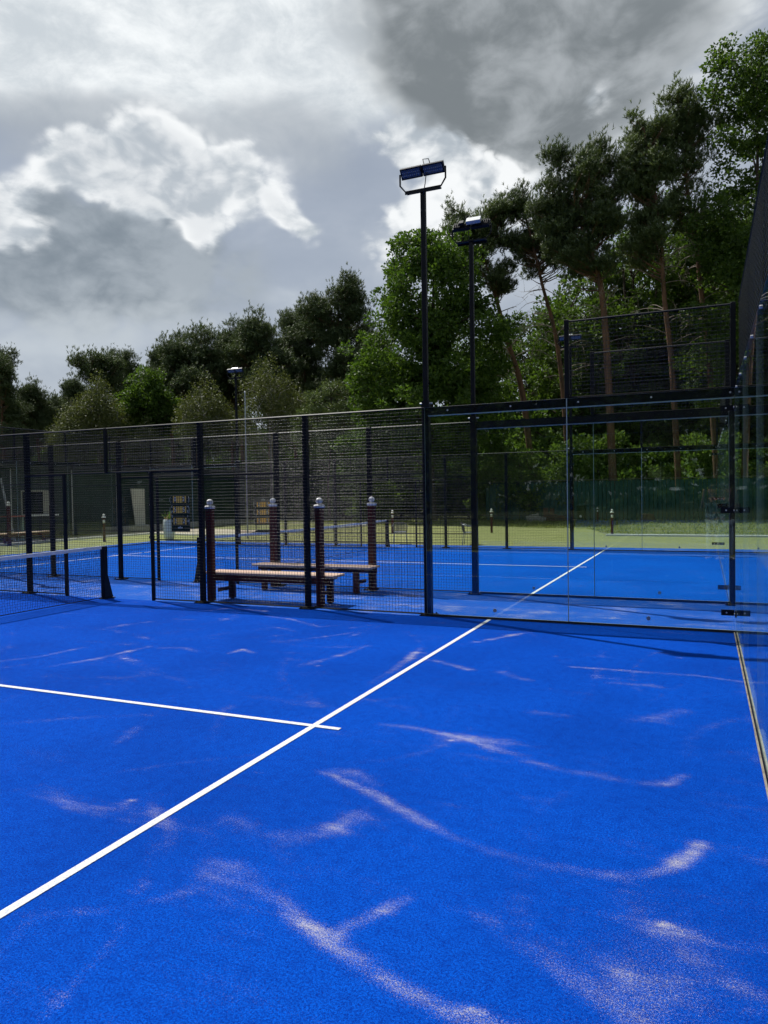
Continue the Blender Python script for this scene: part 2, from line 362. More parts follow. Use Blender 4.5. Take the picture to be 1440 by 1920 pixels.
# ------------------------------------------------------------------ ground
def sheet(name, poly, z, mat, label=None, thick=None):
    m = MB(); m.add([(x, y, z) for x, y in poly], [tuple(range(len(poly)))]); o = m.build(name, mat); tag(o, kind='structure')
    if label: o['label'] = label
    return o
sheet('ground', [(-400, -400), (400, -400), (400, 600), (-400, 600)], -.05, SOIL)
sheet('meadow', [(-40, 12), (45, 12), (45, 37.5), (-40, 37.5)], -.03, EARTH)
sheet('synthetic_lawn', [(-15.5, -12), (-15.6, 15.8), (-15.2, 18.4), (-11.4, 17.3), (-9.9, 18.4), (-8.5, 20.4), (-8.1, 28.4), (-1.3, 28.7), (1.9, 26.2), (4.4, 26.1), (5.3, 24), (6.1, 20.2), (30, 19.4), (30, -12)], -.02, LAWN)
sheet('pale_path', [(-15.7, 8), (-17.6, 8), (-17.6, 24), (-15.2, 24), (-12.5, 22.5), (-9.2, 24), (-9.2, 30), (-8.3, 30), (-8.35, 20.5), (-9.8, 18.6), (-11.4, 17.5), (-15.2, 18.6), (-15.7, 15.8)], -.015, PATHM)
sheet('court_surround', [(-11, 0.0), (-11, 14.0), (10.9, 13.85), (10.9, -11.2), (10.0, -11.2), (10.0, 0.0)], -.006, TURFGAP)

# sand strokes brushed into the near court: (points on the court, half width m, strength)
def gpx(px, py):
    d = raydir(px, py); t = -CAM.z/d.z; return (CAM.x+d.x*t, CAM.y+d.y*t)
STROKES = [
 ([(612,1448),(640,1462),(700,1490),(770,1527),(850,1570),(930,1598),(1020,1620),(1120,1637),(1200,1640),(1260,1628),(1295,1605),(1310,1585)], .045, [.5,.62,.62,.42,.36,.34,.30,.34,.36,.5,.75,.5]),
 ([(615,1445),(660,1448),(700,1470)], .07, [.3,.28,.1]),
 ([(385,1640),(470,1662),(530,1690),(580,1735),(625,1775),(680,1810),(750,1850),(830,1890),(930,1925),(1000,1950)], .048, [.25,.34,.52,.62,.60,.60,.62,.62,.66,.6]),
 ([(420,1640),(500,1670)], .13, [.16,.14]),
 ([(625,1770),(645,1740),(675,1727),(722,1706),(760,1685)], .045, [.4,.7,.55,.65,.2]),
 ([(715,1358),(780,1365),(850,1380),(900,1395),(960,1412),(1030,1440),(1120,1455),(1200,1470),(1250,1470),(1282,1455)], .045, [.3,.42,.50,.45,.26,.2,.18,.2,.4,.4]),
 ([(860,1385),(930,1392)], .12, [.3,.2]),
 ([(1180,1350),(1225,1348),(1268,1335)], .10, [.15,.35,.3]),
 ([(1000,1335),(1060,1342)], .06, [.4,.2]),
 ([(1140,1280),(1220,1285),(1260,1292)], .05, [.15,.3,.1]),
 ([(1070,1250),(1160,1256),(1300,1266),(1390,1278)], .035, [.35,.3,.25,.35]),
 ([(820,1240),(880,1255)], .05, [.2,.4]),
 ([(940,1260),(990,1275)], .06, [.3,.15]),
 ([(280,1490),(290,1520),(310,1545)], .05, [.15,.4,.2]),
 ([(430,1520),(480,1562),(560,1568),(640,1550),(670,1520)], .09, [.1,.22,.25,.2,.1]),
 ([(95,1480),(140,1510),(210,1520),(300,1490)], .09, [.22,.2,.2,.1]),
 ([(0,1240),(80,1230),(150,1215)], .05, [.25,.3,.3]),
 ([(90,1250),(180,1235),(280,1212)], .05, [.2,.35,.25]),
 ([(430,1225),(455,1218),(475,1224)], .045, [.3,.6,.3]),
 ([(300,1215),(345,1214),(365,1222)], .05, [.2,.3,.2]),
 ([(560,1250),(640,1228),(690,1210)], .06, [.1,.35,.2]),
 ([(690,1285),(740,1255),(790,1215)], .05, [.1,.3,.3]),
 ([(860,1210),(940,1195),(990,1185)], .05, [.1,.35,.2]),
 ([(500,1155),(540,1160),(600,1175),(650,1172)], .05, [.25,.3,.3,.1]),
 ([(350,1150),(430,1140),(500,1146)], .05, [.1,.35,.3]),
 ([(720,1500),(700,1498)], .02, [.2,.2]),
]
rs = random.Random(5)
for i in range(150):     # faint arcs left by the brush over the whole court
    x, y = rs.uniform(-2, 9.8), rs.uniform(-9.5, -.2)**1; a = rs.uniform(0, 6.3); L = rs.uniform(.7, 2.8); k = rs.uniform(-1.9, 1.9); q = rs.uniform(.25, 1.0)
    pts = []
    for t in range(7): pts.append((x, y)); x += math.cos(a)*L/6; y += math.sin(a)*L/6; a += k/6
    STROKES.append((pts, rs.uniform(.025, .075), [0, .10*q, .18*q, .22*q, .16*q, .10*q, 0], 1))
def court_turf(name, x0, x1, y0, y1, nx, ny, z=0.0, strokes=False):
    gx, gy = np.meshgrid(np.linspace(x0, x1, nx+1), np.linspace(y0, y1, ny+1), indexing='ij')
    V = np.stack([gx.ravel(), gy.ravel(), np.full(gx.size, z)], 1)
    i, j = np.meshgrid(np.arange(nx), np.arange(ny), indexing='ij'); a = (i*(ny+1)+j).ravel()
    o = np_obj(name, V, np.stack([a, a+ny+1, a+ny+2, a+1], 1), TURF); tag(o, kind='structure')
    if strokes:
        s = np.zeros(len(V)); P = V[:, :2]
        for st in STROKES:
            pts = st[0] if len(st) > 3 else [gpx(*q) for q in st[0]]
            acc = np.zeros(len(V))
            for (p, q), (ia, ib) in zip(zip(pts[:-1], pts[1:]), zip(st[2][:-1], st[2][1:])):
                p, q = np.array(p), np.array(q); d = q-p; L2 = max(d@d, 1e-9); t = np.clip(((P-p)@d)/L2, 0, 1)
                dist = np.linalg.norm(P-(p+t[:, None]*d), axis=1)
                acc = np.maximum(acc, (ia+(ib-ia)*t)*np.exp(-(dist/st[1])**2))
            far = 1.0 if len(st) > 3 else (1.5 if st[0][0][1] < 1300 else 1.0)
            s = np.maximum(s, np.maximum(acc*far-.015, 0)**.5)
        rg = np.random.default_rng(3)
        for (px, py, w, k) in [(1180,1700,.22,.22),(1240,1760,.3,.22),(1120,1810,.25,.25),(1250,1880,.3,.34),(1370,1690,.3,.22),(1050,1770,.2,.16),(1400,1560,.25,.18),(1330,1820,.3,.22),(250,1560,.3,.12),(520,1640,.4,.1),(1320,1500,.2,.2),(1200,1900,.2,.3),(430,1650,.15,.2),(560,1860,.35,.14),(330,1780,.4,.1)]:
            c_ = np.array(gpx(px, py)); s += .80*k*np.exp(-(np.linalg.norm(P-c_, axis=1)/w)**2)
        s += .35*np.exp(-((10-P[:, 0])/.05)**2)*(P[:, 0] < 10)*(.4+.6*np.sin(P[:, 1]*3.1)**2)*(P[:, 1] < -2.5)      # sand against the back wall
        s += .10*np.exp(-((P[:, 0]-10)/.35)**2)
        for k in range(55):                                                                # small scuffs and crumbs
            c_ = np.array([rg.uniform(1, 9.9), rg.uniform(-9.3, -.2)]); w = rg.uniform(.012, .03)
            s += rg.uniform(.4, .9)*np.exp(-(((P-c_)/np.array([w*rg.uniform(1, 2.5), w]))**2).sum(1))
        s = np.minimum(s, 1.05)
        at = o.data.attributes.new('sand', 'FLOAT', 'POINT'); at.data.foreach_set('value', s.astype(np.float32))
    return o
court1 = court_turf('padel_court', -10.0, 10.0, -11.2, 0.0, 560, 320, 0.0, True)
court2 = court_turf('padel_court', -10.0, 10.0, 2.5, 12.5, 40, 20, 0.002); court2.data.materials[0] = TURF2
LINEM = wear(pmat('white_line', (.80, .80, .77), .85, .1), (.42, .46, .58), 75, .75, .004, 160)
def lines(court, y0, y1, z):
    for sx in (-1, 1):
        m = MB(); m.box(sx*6.95-(.05 if sx > 0 else 0), sx*6.95+(.05 if sx < 0 else 0), y0+.06, y1-.02, z-.002, z); tag(m.build('service_line', LINEM, court), kind='structure')
    m = MB(); m.box(-7.15, 7.15, (y0+y1)/2-.025, (y0+y1)/2+.025, z-.001, z+.0015); tag(m.build('centre_line', LINEM, court), kind='structure')
lines(court1, -10.0, 0, .004); lines(court2, 2.5, 12.5, .006)
tag(court1, 'near blue padel court with brushed sand marks and white lines'); tag(court2, 'farther blue padel court behind the benches')

# ------------------------------------------------------------------ fences and glass walls of the courts
def wires(m, P0, ux, L, z0, z1, step=.05, r=.0025, edge=True, gap=None):
    """welded mesh in the vertical plane through P0 along ux; horizontals sit one wire behind the verticals"""
    ux = Vector(ux); n = Vector((-ux.y, ux.x, 0)); P0 = Vector(P0)
    k = int(round(L/step))
    for i in range(1, k):
        p = P0 + ux*(i*L/k); m.tube([(p.x, p.y, z0), (p.x, p.y, z1)], r, 5, cap=False)
    k = int(round((z1-z0)/step))
    for i in range(1, k):
        z = z0 + i*(z1-z0)/k; a = P0+n*r*2; b = a+ux*L; m.tube([(a.x, a.y, z), (b.x, b.y, z)], r*1.15, 5, cap=False)
def mesh_panel(par, P0, ux, L, z0, z1, rails=()):
    ux = Vector(ux).normalized(); P0 = Vector(P0)
    m = MB(); wires(m, P0, ux, L, z0, z1); o = tag(m.build('wire_mesh', WIRE, par, smooth=True), kind='stuff')
    Q = P0 + ux*L
    for z, h in [(z0, .02), (z1, .022)] + [(r_, .011) for r_ in rails]:
        f = MB(); f.tube([(P0.x, P0.y, z), (Q.x, Q.y, z)], h*.6, 4); f.build('rail', BLACK, par)
def pane(par, P0, ux, L, z0, z1, t=.012):
    ux = Vector(ux); n = Vector((-ux.y, ux.x, 0)); P0 = Vector(P0); g = .0012
    a = P0+ux*g; b = P0+ux*(L-g); h = n*t/2
    q = [a-h, b-h, b+h, a+h]; vs = [(p.x, p.y, z0) for p in q] + [(p.x, p.y, z1) for p in q]
    m = MB(); m.add(vs, [(0, 1, 5, 4), (2, 3, 7, 6)], 0); m.add(vs, [(0, 3, 2, 1), (4, 5, 6, 7), (1, 2, 6, 5), (3, 0, 4, 7)], 1)
    return m.build('glass_pane', [GLASS, GEDGE], par, fix=False)
def post(par, x, y, z0, z1, w=.08, d=.08, plate=True):
    m = MB(); m.bevbox(x-w/2, x+w/2, y-d/2, y+d/2, z0, z1, .005)
    o = m.build('post', BLACK, par)
    if plate:
        b = MB(); b.box(x-.11, x+.11, y-.11, y+.11, .003, .015)
        for sx in (-1, 1):
            for sy in (-1, 1): b.lathe([(.012, .015), (.012, .035)], 6, (x+sx*.085, y+sy*.085, 0))
        b.build('base_plate', BLACK, o)
    return o
def bolt(par, p, n, r=.012):
    m = MB(); p = Vector(p); n = Vector(n); m.tube([p, p+n*.010], r, 8); return m.build('bolt', STEEL, par)
def side_fence(label, y, s, xr=(-10, 10), glass_left=True, detail=True, zoff=0):
    """side wall along x at y; s = outward direction (+1/-1) where the posts stand"""
    t = thing('court_fence', label, 'fence', (0, y, 0), 'side walls of the padel courts')
    py = y + s*.075
    for x in (-4, -2, 2, 4):
        if x > xr[0]: post(t, x, py, 0, 3.0)
    for x in (-6, 6):
        if x > xr[0]: post(t, x, py, 0, 3.02, .10, .10)
    for x in (-1, 1): post(t, x, y+s*.02, 0, 2.22, .05, .05, False)
    post(t, 0, y+s*.02, 2.2, 3.0, .05, .05, False)
    for x in (-6, -4, 2, 4):
        if x >= xr[0]: mesh_panel(t, (x, y+s*.02, 0), (1, 0, 0), 2, .03, 2.99, (1.05, 2.05))
    for x in (-2, 1): mesh_panel(t, (x, y+s*.02, 0), (1, 0, 0), 1, .03, 2.20, (1.05, 2.05))
    mesh_panel(t, (-2, y+s*.02, 0), (1, 0, 0), 4, 2.22, 2.99)
    for sg in (-1, 1):
        if sg < 0 and xr[0] > -6: continue
        for k in (0, 1):
            x0 = 6+2*k if sg > 0 else -8-2*k
            pane(t, (x0, y, 0), (1, 0, 0), 2, .035, 2.985)
            f = MB(); f.tube([(x0+1, y-s*.004, .13), (x0+1, y-s*.014, .13)], .026, 14); f.tube([(x0+1, y-s*.014, .13), (x0+1, y-s*.02, .13)], .012, 10)
            f.build('glass_fixing', GREYMET, t)
        xa, xb = (6, 10) if sg > 0 else (-10, -6)
        j = MB(); j.box(8*sg-.006, 8*sg+.006, *sorted((y-s*.0065, y-s*.0095)), .035, 2.985); j.build('glass_joint', SILIC, t)
        j = MB(); j.box(xa+.05, xb-.005, *sorted((y+s*.0115, y+s*.06)), 2.862, 2.8735); j.build('pale_edge_strip', SILIC, t)  # added pale strip standing in for the bright glass-edge line under the beam
        b = MB(); b.bevbox(xa+.05, xb-.0 if sg > 0 else xb-.05, y+s*.012, y+s*.07, 2.875, 2.99, .004); bm_ = b.build('top_beam', BLACK, t)
        for x in np.arange(xa+.35, xb, .9): bolt(bm_, (x, y-s*.006, 2.93), (0, -s, 0))
        c_ = MB(); c_.box(xa+.05, xb, y-s*.02 if s > 0 else y-.0, y+.0 if s > 0 else y+.02, .004, .034); c_.build('base_channel', RUBBER, t)
        # 1 m of mesh above the outer pane, with its own posts
        xo = 8 if sg > 0 else -10
        mesh_panel(t, (xo, y+s*.04, 0), (1, 0, 0), 2, 3.0, 4.0)
        post(t, 8*sg, y+s*.04, 2.99, 4.02, .06, .06, False); post(t, 9.985*sg, y+s*.04, 2.99, 4.02, .06, .06, False)
        for z in (.25, 1.5, 2.74):
            cb = MB(); cb.box(*sorted((9.84*sg, 9.985*sg)), *sorted((y-s*.007, y-s*.016)), z-.035, z+.035); k_ = cb.build('corner_bracket', BLACK, t)
            bolt(k_, (9.90*sg, y-s*.016, z), (0, -s, 0), .010)
    return t
def back_wall(label, x, y0, y1, posts):
    s = 1 if x > 0 else -1
    t = thing('back_wall', label, 'glass wall', (x, y0, 0), 'glass back walls of the padel courts')
    n = int(round((y1-y0)/2))
    for i in range(n):
        ya = y0+2*i; pane(t, (x+s*.006, ya, 0), (0, 1, 0), 2, .035, 2.985); mesh_panel(t, (x+s*.05, ya, 0), (0, 1, 0), 2, 3.0, 4.0)
        b = MB(); b.bevbox(*sorted((x+s*.02, x+s*.07)), ya+.002, ya+1.998, 2.875, 2.99, .004); bb = b.build('top_beam', BLACK, t)
        bolt(bb, (x, ya+.5, 2.93), (-s, 0, 0)); bolt(bb, (x, ya+1.5, 2.93), (-s, 0, 0))
        if i: post(t, x+s*.08, ya, 2.99, 4.02, .05, .05, False)
    for (px_, py_) in posts: post(t, px_, py_, 0, 3.0, .09, .09)
    c_ = MB(); c_.box(*sorted((x, x+s*.03)), y0, y1, .004, .034); c_.build('base_channel', RUBBER, t)
    for z in (.25, 1.5, 2.74):
        for yy, dy_ in ((y0, 1), (y1, -1)):
            cb = MB(); cb.box(*sorted((x-s*.002, x-s*.010)), *sorted((yy, yy+dy_*.15)), z-.035, z+.035); k_ = cb.build('corner_bracket', BLACK, t); bolt(k_, (x-s*.010, yy+dy_*.1, z), (-s, 0, 0), .010)
    return t
side_fence('near wire mesh court fence with glass end panes, in front of the benches', 0.0, 1, (-5.9, 10))
side_fence('second wire mesh court fence directly behind the benches', 2.5, -1)
side_fence('farthest wire mesh court fence, at the green lawn', 12.5, 1)
back_wall('glass back wall with mesh top at the right edge, beside the near court', 10.0, -10.0, 0.0, [])
back_wall('glass back wall at the right end of the farther court', 10.0, 2.5, 12.5, [(10.05, 2.44), (10.08, 12.58)])
back_wall('glass back wall at the left end of the farther court', -10.0, 2.5, 12.5, [(-10.05, 2.44), (-10.08, 12.58)])
# aluminium edging along the foot of the back wall, in lengths
EDGM = wear(pmat('aluminium', (.34, .31, .25), .5, .4, .2), (.16, .13, .09), 9, .8)
ed = thing('floor_edging', 'pale metal edging strip along the foot of the right glass wall', 'edging', (9.985, -10, 0))
for i, (a, b) in enumerate(((-10, -6.2), (-6.19, -4.05), (-4.04, -2.45), (-2.44, -.03))):
    m = MB(); m.bevbox(9.981-.002*(i % 2), 9.993, a, b, .003, .016+.002*(i % 2), .002); m.build('strip', EDGM, ed)
# ------------------------------------------------------------------ nets
def net(label, y0, y1):
    t = thing('court_net', label, 'net', (0, (y0+y1)/2, 0), 'padel nets')
    def top(y): u = (y-(y0+y1)/2)/((y1-y0)/2); return .855+.045*u*u
    m = MB(); n = 215; rg = random.Random(2)
    ya, yb = y0+.14, y1-.14
    for i in range(n+1):
        y = ya+(yb-ya)*i/n; h = top(y); w = .009
        pts = [(w*math.sin(k*1.7+i*.3), y+(.008 if (k+i) % 2 else -.008), .035+(h-.035)*k/10) for k in range(11)]
        m.tube(pts, .0024, 3, cap=False)
    for k in range(1, 20):
        pts = [(.009*math.sin(k*.85+j*.9), ya+(yb-ya)*j/40, .035+(top(ya+(yb-ya)*j/40)-.035)*k/20 - .004*abs(math.sin(j*1.3))) for j in range(41)]
        m.tube(pts, .0024, 3, cap=False)
    tag(m.build('net_mesh', NETM, t), kind='stuff')
    b = MB()
    ys = np.linspace(ya, yb, 25)
    for a, c_ in zip(ys[:-1], ys[1:]):
        b.add([(sx, yy, top(yy)+dz_) for yy in (a, c_) for sx, dz_ in ((-.012, -.02), (.012, -.02), (.012, .036), (-.012, .036))], [(0, 1, 5, 4), (1, 2, 6, 5), (2, 3, 7, 6), (3, 0, 4, 7)])
    b.build('top_band', WHITE, t)
    f = MB(); f.tube([(0, ya, .03), (0, yb, .03)], .008, 6); f.build('bottom_cord', NETM, t)
    for yy, s in ((y0, 1), (y1, -1)):
        yp = yy+s*.08
        p = MB(); p.bevbox(-.045, .045, yp-.045, yp+.045, 0.004, .925, .006)
        p.prism([(-.045, .012), (-.045, .42), (-.075, .30), (-.16, .03), (-.16, .012)], 'y', yp-.03, yp+.03) if False else None
        po = p.build('post', BLACK, t)
        g = MB(); g.prism([(yp-s*.045, .45), (yp-s*.045, .012), (yp-s*.17, .012), (yp-s*.16, .05)], 'x', -.03, .03); g.box(-.07, .07, yp-.19 if s > 0 else yp-.07, yp+.07 if s > 0 else yp+.19, .003, .013); g.build('gusset', BLACK, po, fix=True)
        for dx_ in (-.045, .045): bolt(po, (dx_, yp-s*.15, .013), (0, 0, 1), .012)
net('black net with white band across the near court', -10.0, 0.0)
net('black net across the farther court behind the fence', 2.5, 12.5)

# ------------------------------------------------------------------ floodlights on the fence posts
LENS = pmat('led_lens', (.08, .10, .14), .3, .2)
def lens_cells(m):
    nt = m.node_tree; S.nt = nt; b = nt.nodes['Principled BSDF']; t = nt.nodes.new('ShaderNodeTexCoord'); vx = nt.nodes.new('ShaderNodeTexVoronoi'); vx.inputs['Scale'].default_value = 34; vx.inputs['Randomness'].default_value = 0
    nt.links.new(t.outputs['Object'], vx.inputs['Vector']); c_ = cmix(sstep(S(vx.outputs['Distance']), .25, .45), (.26, .29, .36), (.07, .085, .13)); nt.links.new(c_.v, b.inputs['Base Color'])
lens_cells(LENS)
def floodlight(label, x, y, s):
    t = local(thing('floodlight', label, 'floodlight', (x, y, 3.0), 'floodlights on the court posts', 0 if s < 0 else math.pi))
    # built facing -y
    p = MB(); p.bevbox(-.034, .034, -.034, .034, .02, 3.08, .004); p.build('mast', BLACK, t)
    c_ = MB(); c_.box(-.06, .06, -.06, .06, .0, .02); c_.box(-.05, .05, -.05, .05, .02, .09); cl = c_.build('clamp', BLACK, t)
    for sx in (-1, 1):
        b = MB(); b.tube([(sx*.05, 0, .055), (sx*.095, 0, .055)], .013, 8); b.build('bolt', STEEL, cl)
    f = MB(); f.box(-.26, .26, -.05, .05, 3.08, 3.10); f.box(-.26, .26, -.05, -.044, 3.05, 3.08); f.build('mount_plate', BLACK, t)
    u = MB(); u.tube([(-.345, -.02, 3.36), (-.345, -.02, 3.20), (-.27, 0, 3.108), (.27, 0, 3.108), (.345, -.02, 3.20), (.345, -.02, 3.36)], .013, 6); u.build('yoke', BLACK, t)
    ca, sa = math.cos(R(38)), math.sin(R(38))
    def T(px_, py_, pz_): # local lamp frame: py_ = out of the lens, pz_ = up the body
        return (px_, -.02 - py_*ca - pz_*sa*0 + (-pz_*sa), 3.36 + pz_*ca - py_*sa)
    def tb(m, x0, x1, a0, a1, z0, z1):
        vs = [T(x0,a0,z0),T(x1,a0,z0),T(x1,a1,z0),T(x0,a1,z0),T(x0,a0,z1),T(x1,a0,z1),T(x1,a1,z1),T(x0,a1,z1)]
        m.add(vs, [(0,3,2,1),(4,5,6,7),(0,1,5,4),(1,2,6,5),(2,3,7,6),(3,0,4,7)])
    for sx in (-1, 1):
        m = MB(); tb(m, *sorted((sx*.01, sx*.325)), -.03, .025, -.075, .075)
        for k in range(9): xx = sx*(.03+.033*k); tb(m, *sorted((xx, xx+sx*.008)), -.06, -.03, -.07, .07)
        h = m.build('lamp_module', BLACK, t, fix=True)
        l = MB(); tb(l, *sorted((sx*.03, sx*.305)), .0255, .029, -.055, .055); l.build('lens', LENS, h, fix=True)
    d = MB(); tb(d, -.19, .06, -.13, -.062, -.05, .05); d.build('driver_box', GREYMET, t, fix=True)
    d = MB(); tb(d, .12, .20, -.11, -.062, -.035, .035); d.build('junction_box', BLACK, t, fix=True)
    w = MB(); w.tube([T(.1, -.1, .05), T(.08, -.13, .11), T(.0, -.12, .12), (.06, -.03, 3.3), (.05, -.05, 3.16), (.02, -.045, 3.02)], .007, 6); w.build('cable', RUBBER, t, smooth=True)
    return t
floodlight('tall black floodlight on the near fence post, lamps facing the camera', 6, .1-.025, -1)
floodlight('tall floodlight seen from behind, second mast right of the near one', 6, 2.425, 1)
floodlight('distant floodlight whose lamps show through the raised mesh at right', 6, 12.575, -1)
floodlight('distant floodlight above the left half of the fence, before the birches', -6, 12.575, -1)
floodlight('floodlight just cut off by the left edge', -6, 2.425, 1)

# ------------------------------------------------------------------ benches with tall ball-capped posts
def bench():
    t = local(thing('bench', 'x', 'bench', (0, 0, 0), 'wooden benches between the courts'))
    for k in range(4):
        m = MB(); m.bevbox(-.18, 2.30, .06+.104*k, .06+.104*k+.092, .445, .485, .006); m.build('slat', SEATW, t)
    for x in (-.02, 2.12):
        r = MB(); r.bevbox(x-.035, x+.035, .05, .47, .385, .445, .004); r.build('bearer', REDW, t)
    for x in (.14, 2.06):
        l = MB(); l.bevbox(x-.05, x+.05, .36, .44, .004, .385, .005); lo = l.build('leg', REDW, t)
        b = MB(); b.box(x-.012, x+.012, .0, .36, .16, .22); b.build('brace', REDW, lo)
    a = MB(); a.bevbox(-.12, 2.24, .06, .10, .34, .442, .004); a.build('apron', REDW, t)
    for x in (0, 2.1):
        p = MB(); p.bevbox(x-.055, x+.055, -.055, .055, .004, 1.56, .008); po = p.build('end_post', REDW, t)
        c_ = MB(); c_.lathe([(.05, 1.56), (.086, 1.563), (.088, 1.60), (.07, 1.612), (.03, 1.616), (.03, 1.622)], 18, (x, 0, 0)); c_.lathe([(.022, 1.622), (.045, 1.636), (.056, 1.665), (.052, 1.69), (.036, 1.712), (.01, 1.722)], 18, (x, 0, 0)); c_.build('cap', WHITE, po, smooth=True)
    return t
b1 = bench(); b1.location = (2.0, .30, 0); b1['label'] = 'nearer red wooden bench with white ball-capped posts behind the near fence'
dup(b1, (4.12, 2.24, 0), math.pi, 'rear red wooden bench, partly hidden behind the nearer bench')

# ------------------------------------------------------------------ bollard lights
LAMPGL = pmat('lamp_glass', (.75, .77, .78), .3, .5)
def bollard():
    t = local(thing('bollard_light', 'x', 'bollard', (0, 0, 0), 'bollard lights around the lawn'))
    m = MB(); m.lathe([(.055, .0), (.05, .66), (.05, .70)], 12); m.lathe([(.05, .83), (.052, .90)], 12); m.build('shaft', REDW, t, smooth=False)
    g = MB(); g.lathe([(.043, .70), (.043, .83)], 12); g.build('lamp', LAMPGL, t, smooth=True)
    c_ = MB(); c_.lathe([(.075, .90), (.078, .93), (.05, .955), (.025, .96), (.04, .985), (.045, 1.01), (.035, 1.035), (.01, 1.05)], 14); c_.build('cap', WHITE, t, smooth=True)
    return t
bo = bollard(); bo.location = (6.25, 20.75, -.02); bo['label'] = 'red-brown bollard light at the corner of the white kerb'
for (x, y, s, lab) in [(.95, 21.95, 1.02, 'red-brown bollard light standing on the lawn, left of the rubble'), (-13.1, 13.2, 1.1, 'red-brown bollard light in front of the green clubhouse wall'), (-3.23, 20.5, 1.02, 'red-brown bollard light beside the left metal chair'),
                       (4.02, 33.5, .85, 'small bollard light next to the green wheelie bin')]:
    dup(bo, (x, y, -.02), 0, lab, s)

# ------------------------------------------------------------------ text helper
def text_mesh(txt, size, name, mat, parent, loc, rot=(R(90), 0, 0)):
    cu = bpy.data.curves.new(name, 'FONT'); cu.body = txt; cu.size = size; cu.align_x = 'CENTER'; cu.align_y = 'CENTER'; cu.extrude = .002
    o = bpy.data.objects.new('tmp', cu); COL.objects.link(o); bpy.context.view_layer.update()
    me = bpy.data.meshes.new_from_object(o.evaluated_get(bpy.context.evaluated_depsgraph_get())); bpy.data.objects.remove(o)
    me.name = name; me.materials.clear(); me.materials.append(mat); q = bpy.data.objects.new(name, me); COL.objects.link(q); q.parent = parent; q.location = loc; q.rotation_euler = rot
    return q
# ------------------------------------------------------------------ scoreboards
AMBER = wear(pmat('amber_card', (.74, .43, .08), .55), (.62, .33, .05), 12, .6)
SBG = pmat('scoreboard_green', (.005, .017, .014), .7, .15)
LOGO = pmat('pale_print', (.50, .54, .58), .6)
def scoreboard(label, x, y, z0, w, h, left, right, digits, logo_bottom, stand=False, rz=0):
    t = local(thing('scoreboard', label, 'scoreboard', (x, y, z0), 'flip-card scoreboards', rz))
    b = MB(); b.bevbox(-w/2, w/2, 0, .05, 0, h, .01); bo_ = b.build('board', SBG, t)
    rows = [(.30, .62, .905), (.16, .47, .75)][0 if logo_bottom else 1]
    rh = h*.185
    for k, r_ in enumerate(rows):
        zc = h*(r_ if k or True else 0)
        c_ = MB(); c_.box(-w*.36, w*.34, -.012, -.001, zc-rh/2, zc+rh/2); cr = c_.build('card_row', AMBER, t)
        g = MB()
        for xx in (-.13, -.01, .11, .24): g.box(w*xx-.004, w*xx+.004, -.0145, -.0125, zc-rh/2, zc+rh/2)
        g.build('card_gap', SBG, cr)
        for sx, dg in ((-.24, digits[k][0]), (.22, digits[k][1])):
            d = MB(); d.box(w*sx-.042, w*sx+.042, -.018, -.0135, zc-rh*.48, zc+rh*.48); dd = d.build('digit_card', RUBBER, cr)
            text_mesh(dg, rh*.95, 'digit', LOGO, dd, (w*sx, -.021, zc))
        for sx in (-1, 1):
            hd = MB(); hd.tube([(sx*w*.485, -.01, zc-rh*.5), (sx*w*.52, -.03, zc-rh*.3), (sx*w*.52, -.03, zc+rh*.2), (sx*w*.485, -.01, zc+rh*.4)], .0045, 6); hd.build('ring', WHITE, t, smooth=True)
    lz = .70 if logo_bottom else .86
    for k in range(4):
        zz = h*(lz-.135*k) if logo_bottom else h*(.78-.135*k)
        text_mesh(left[k], h*.085, 'letter', LOGO, bo_, (-w*.43, -.003, zz)); text_mesh(right[k], h*.085, 'letter', LOGO, bo_, (w*.42, -.003, zz))
    zl = h*.115 if logo_bottom else h*.925
    e = MB()
    e.prism([(-w*.11, zl-.03), (w*.11, zl-.03), (w*.13, zl), (w*.11, zl+.025), (w*.03, zl+.02), (w*.02, zl+.055), (0, zl+.075), (-w*.02, zl+.055), (-w*.03, zl+.02), (-w*.11, zl+.025), (-w*.13, zl)], 'y', -.004, -.001); lg = e.build('emblem', LOGO, bo_, fix=True)
    e = MB()
    for k in (-.07, .0, .07): e.lathe([(.013, 0), (.013, .002)], 8, (0, 0, 0)) if False else e.box(w*k-.012, w*k+.012, -.007, -.0045, zl-.012, zl+.008)
    e.build('emblem_mark', SBG, lg)
    if stand:
        for sx in (-1, 1):
            l = MB(); l.tube([(sx*w*.4, .075, .1), (sx*w*.4, .075, -z0-.02)], .02, 6); l.build('leg', SBG, t)
        f = MB(); f.prism([(-w*.75, -z0-.02), (w*.75, -z0-.02), (w*.35, -z0+.14), (-w*.35, -z0+.14)], 'y', .02, .3); f.build('foot', SBG, t, fix=True)
    else:
        f = MB()
        for sx in (-1, 1): f.box(sx*w*.3-.02, sx*w*.3+.02, .05, .075, h*.2, h*.9)
        f.build('hanger', BLACK, t)
    return t
scoreboard('green flip scoreboard with amber cards beside the white planter', -8.52, 12.40, .46, .86, 1.36, 'GAST', 'HEIM', (('2', '2'), ('5', '5'), ('0', '2')), True)
scoreboard('smaller green flip scoreboard between the benches, emblem on top', -9.75, 20.0, .38, .86, 1.32, 'HEIM', 'GAST', (('5', '5'), ('6', '6'), ('2', '1')), False, True, R(30))
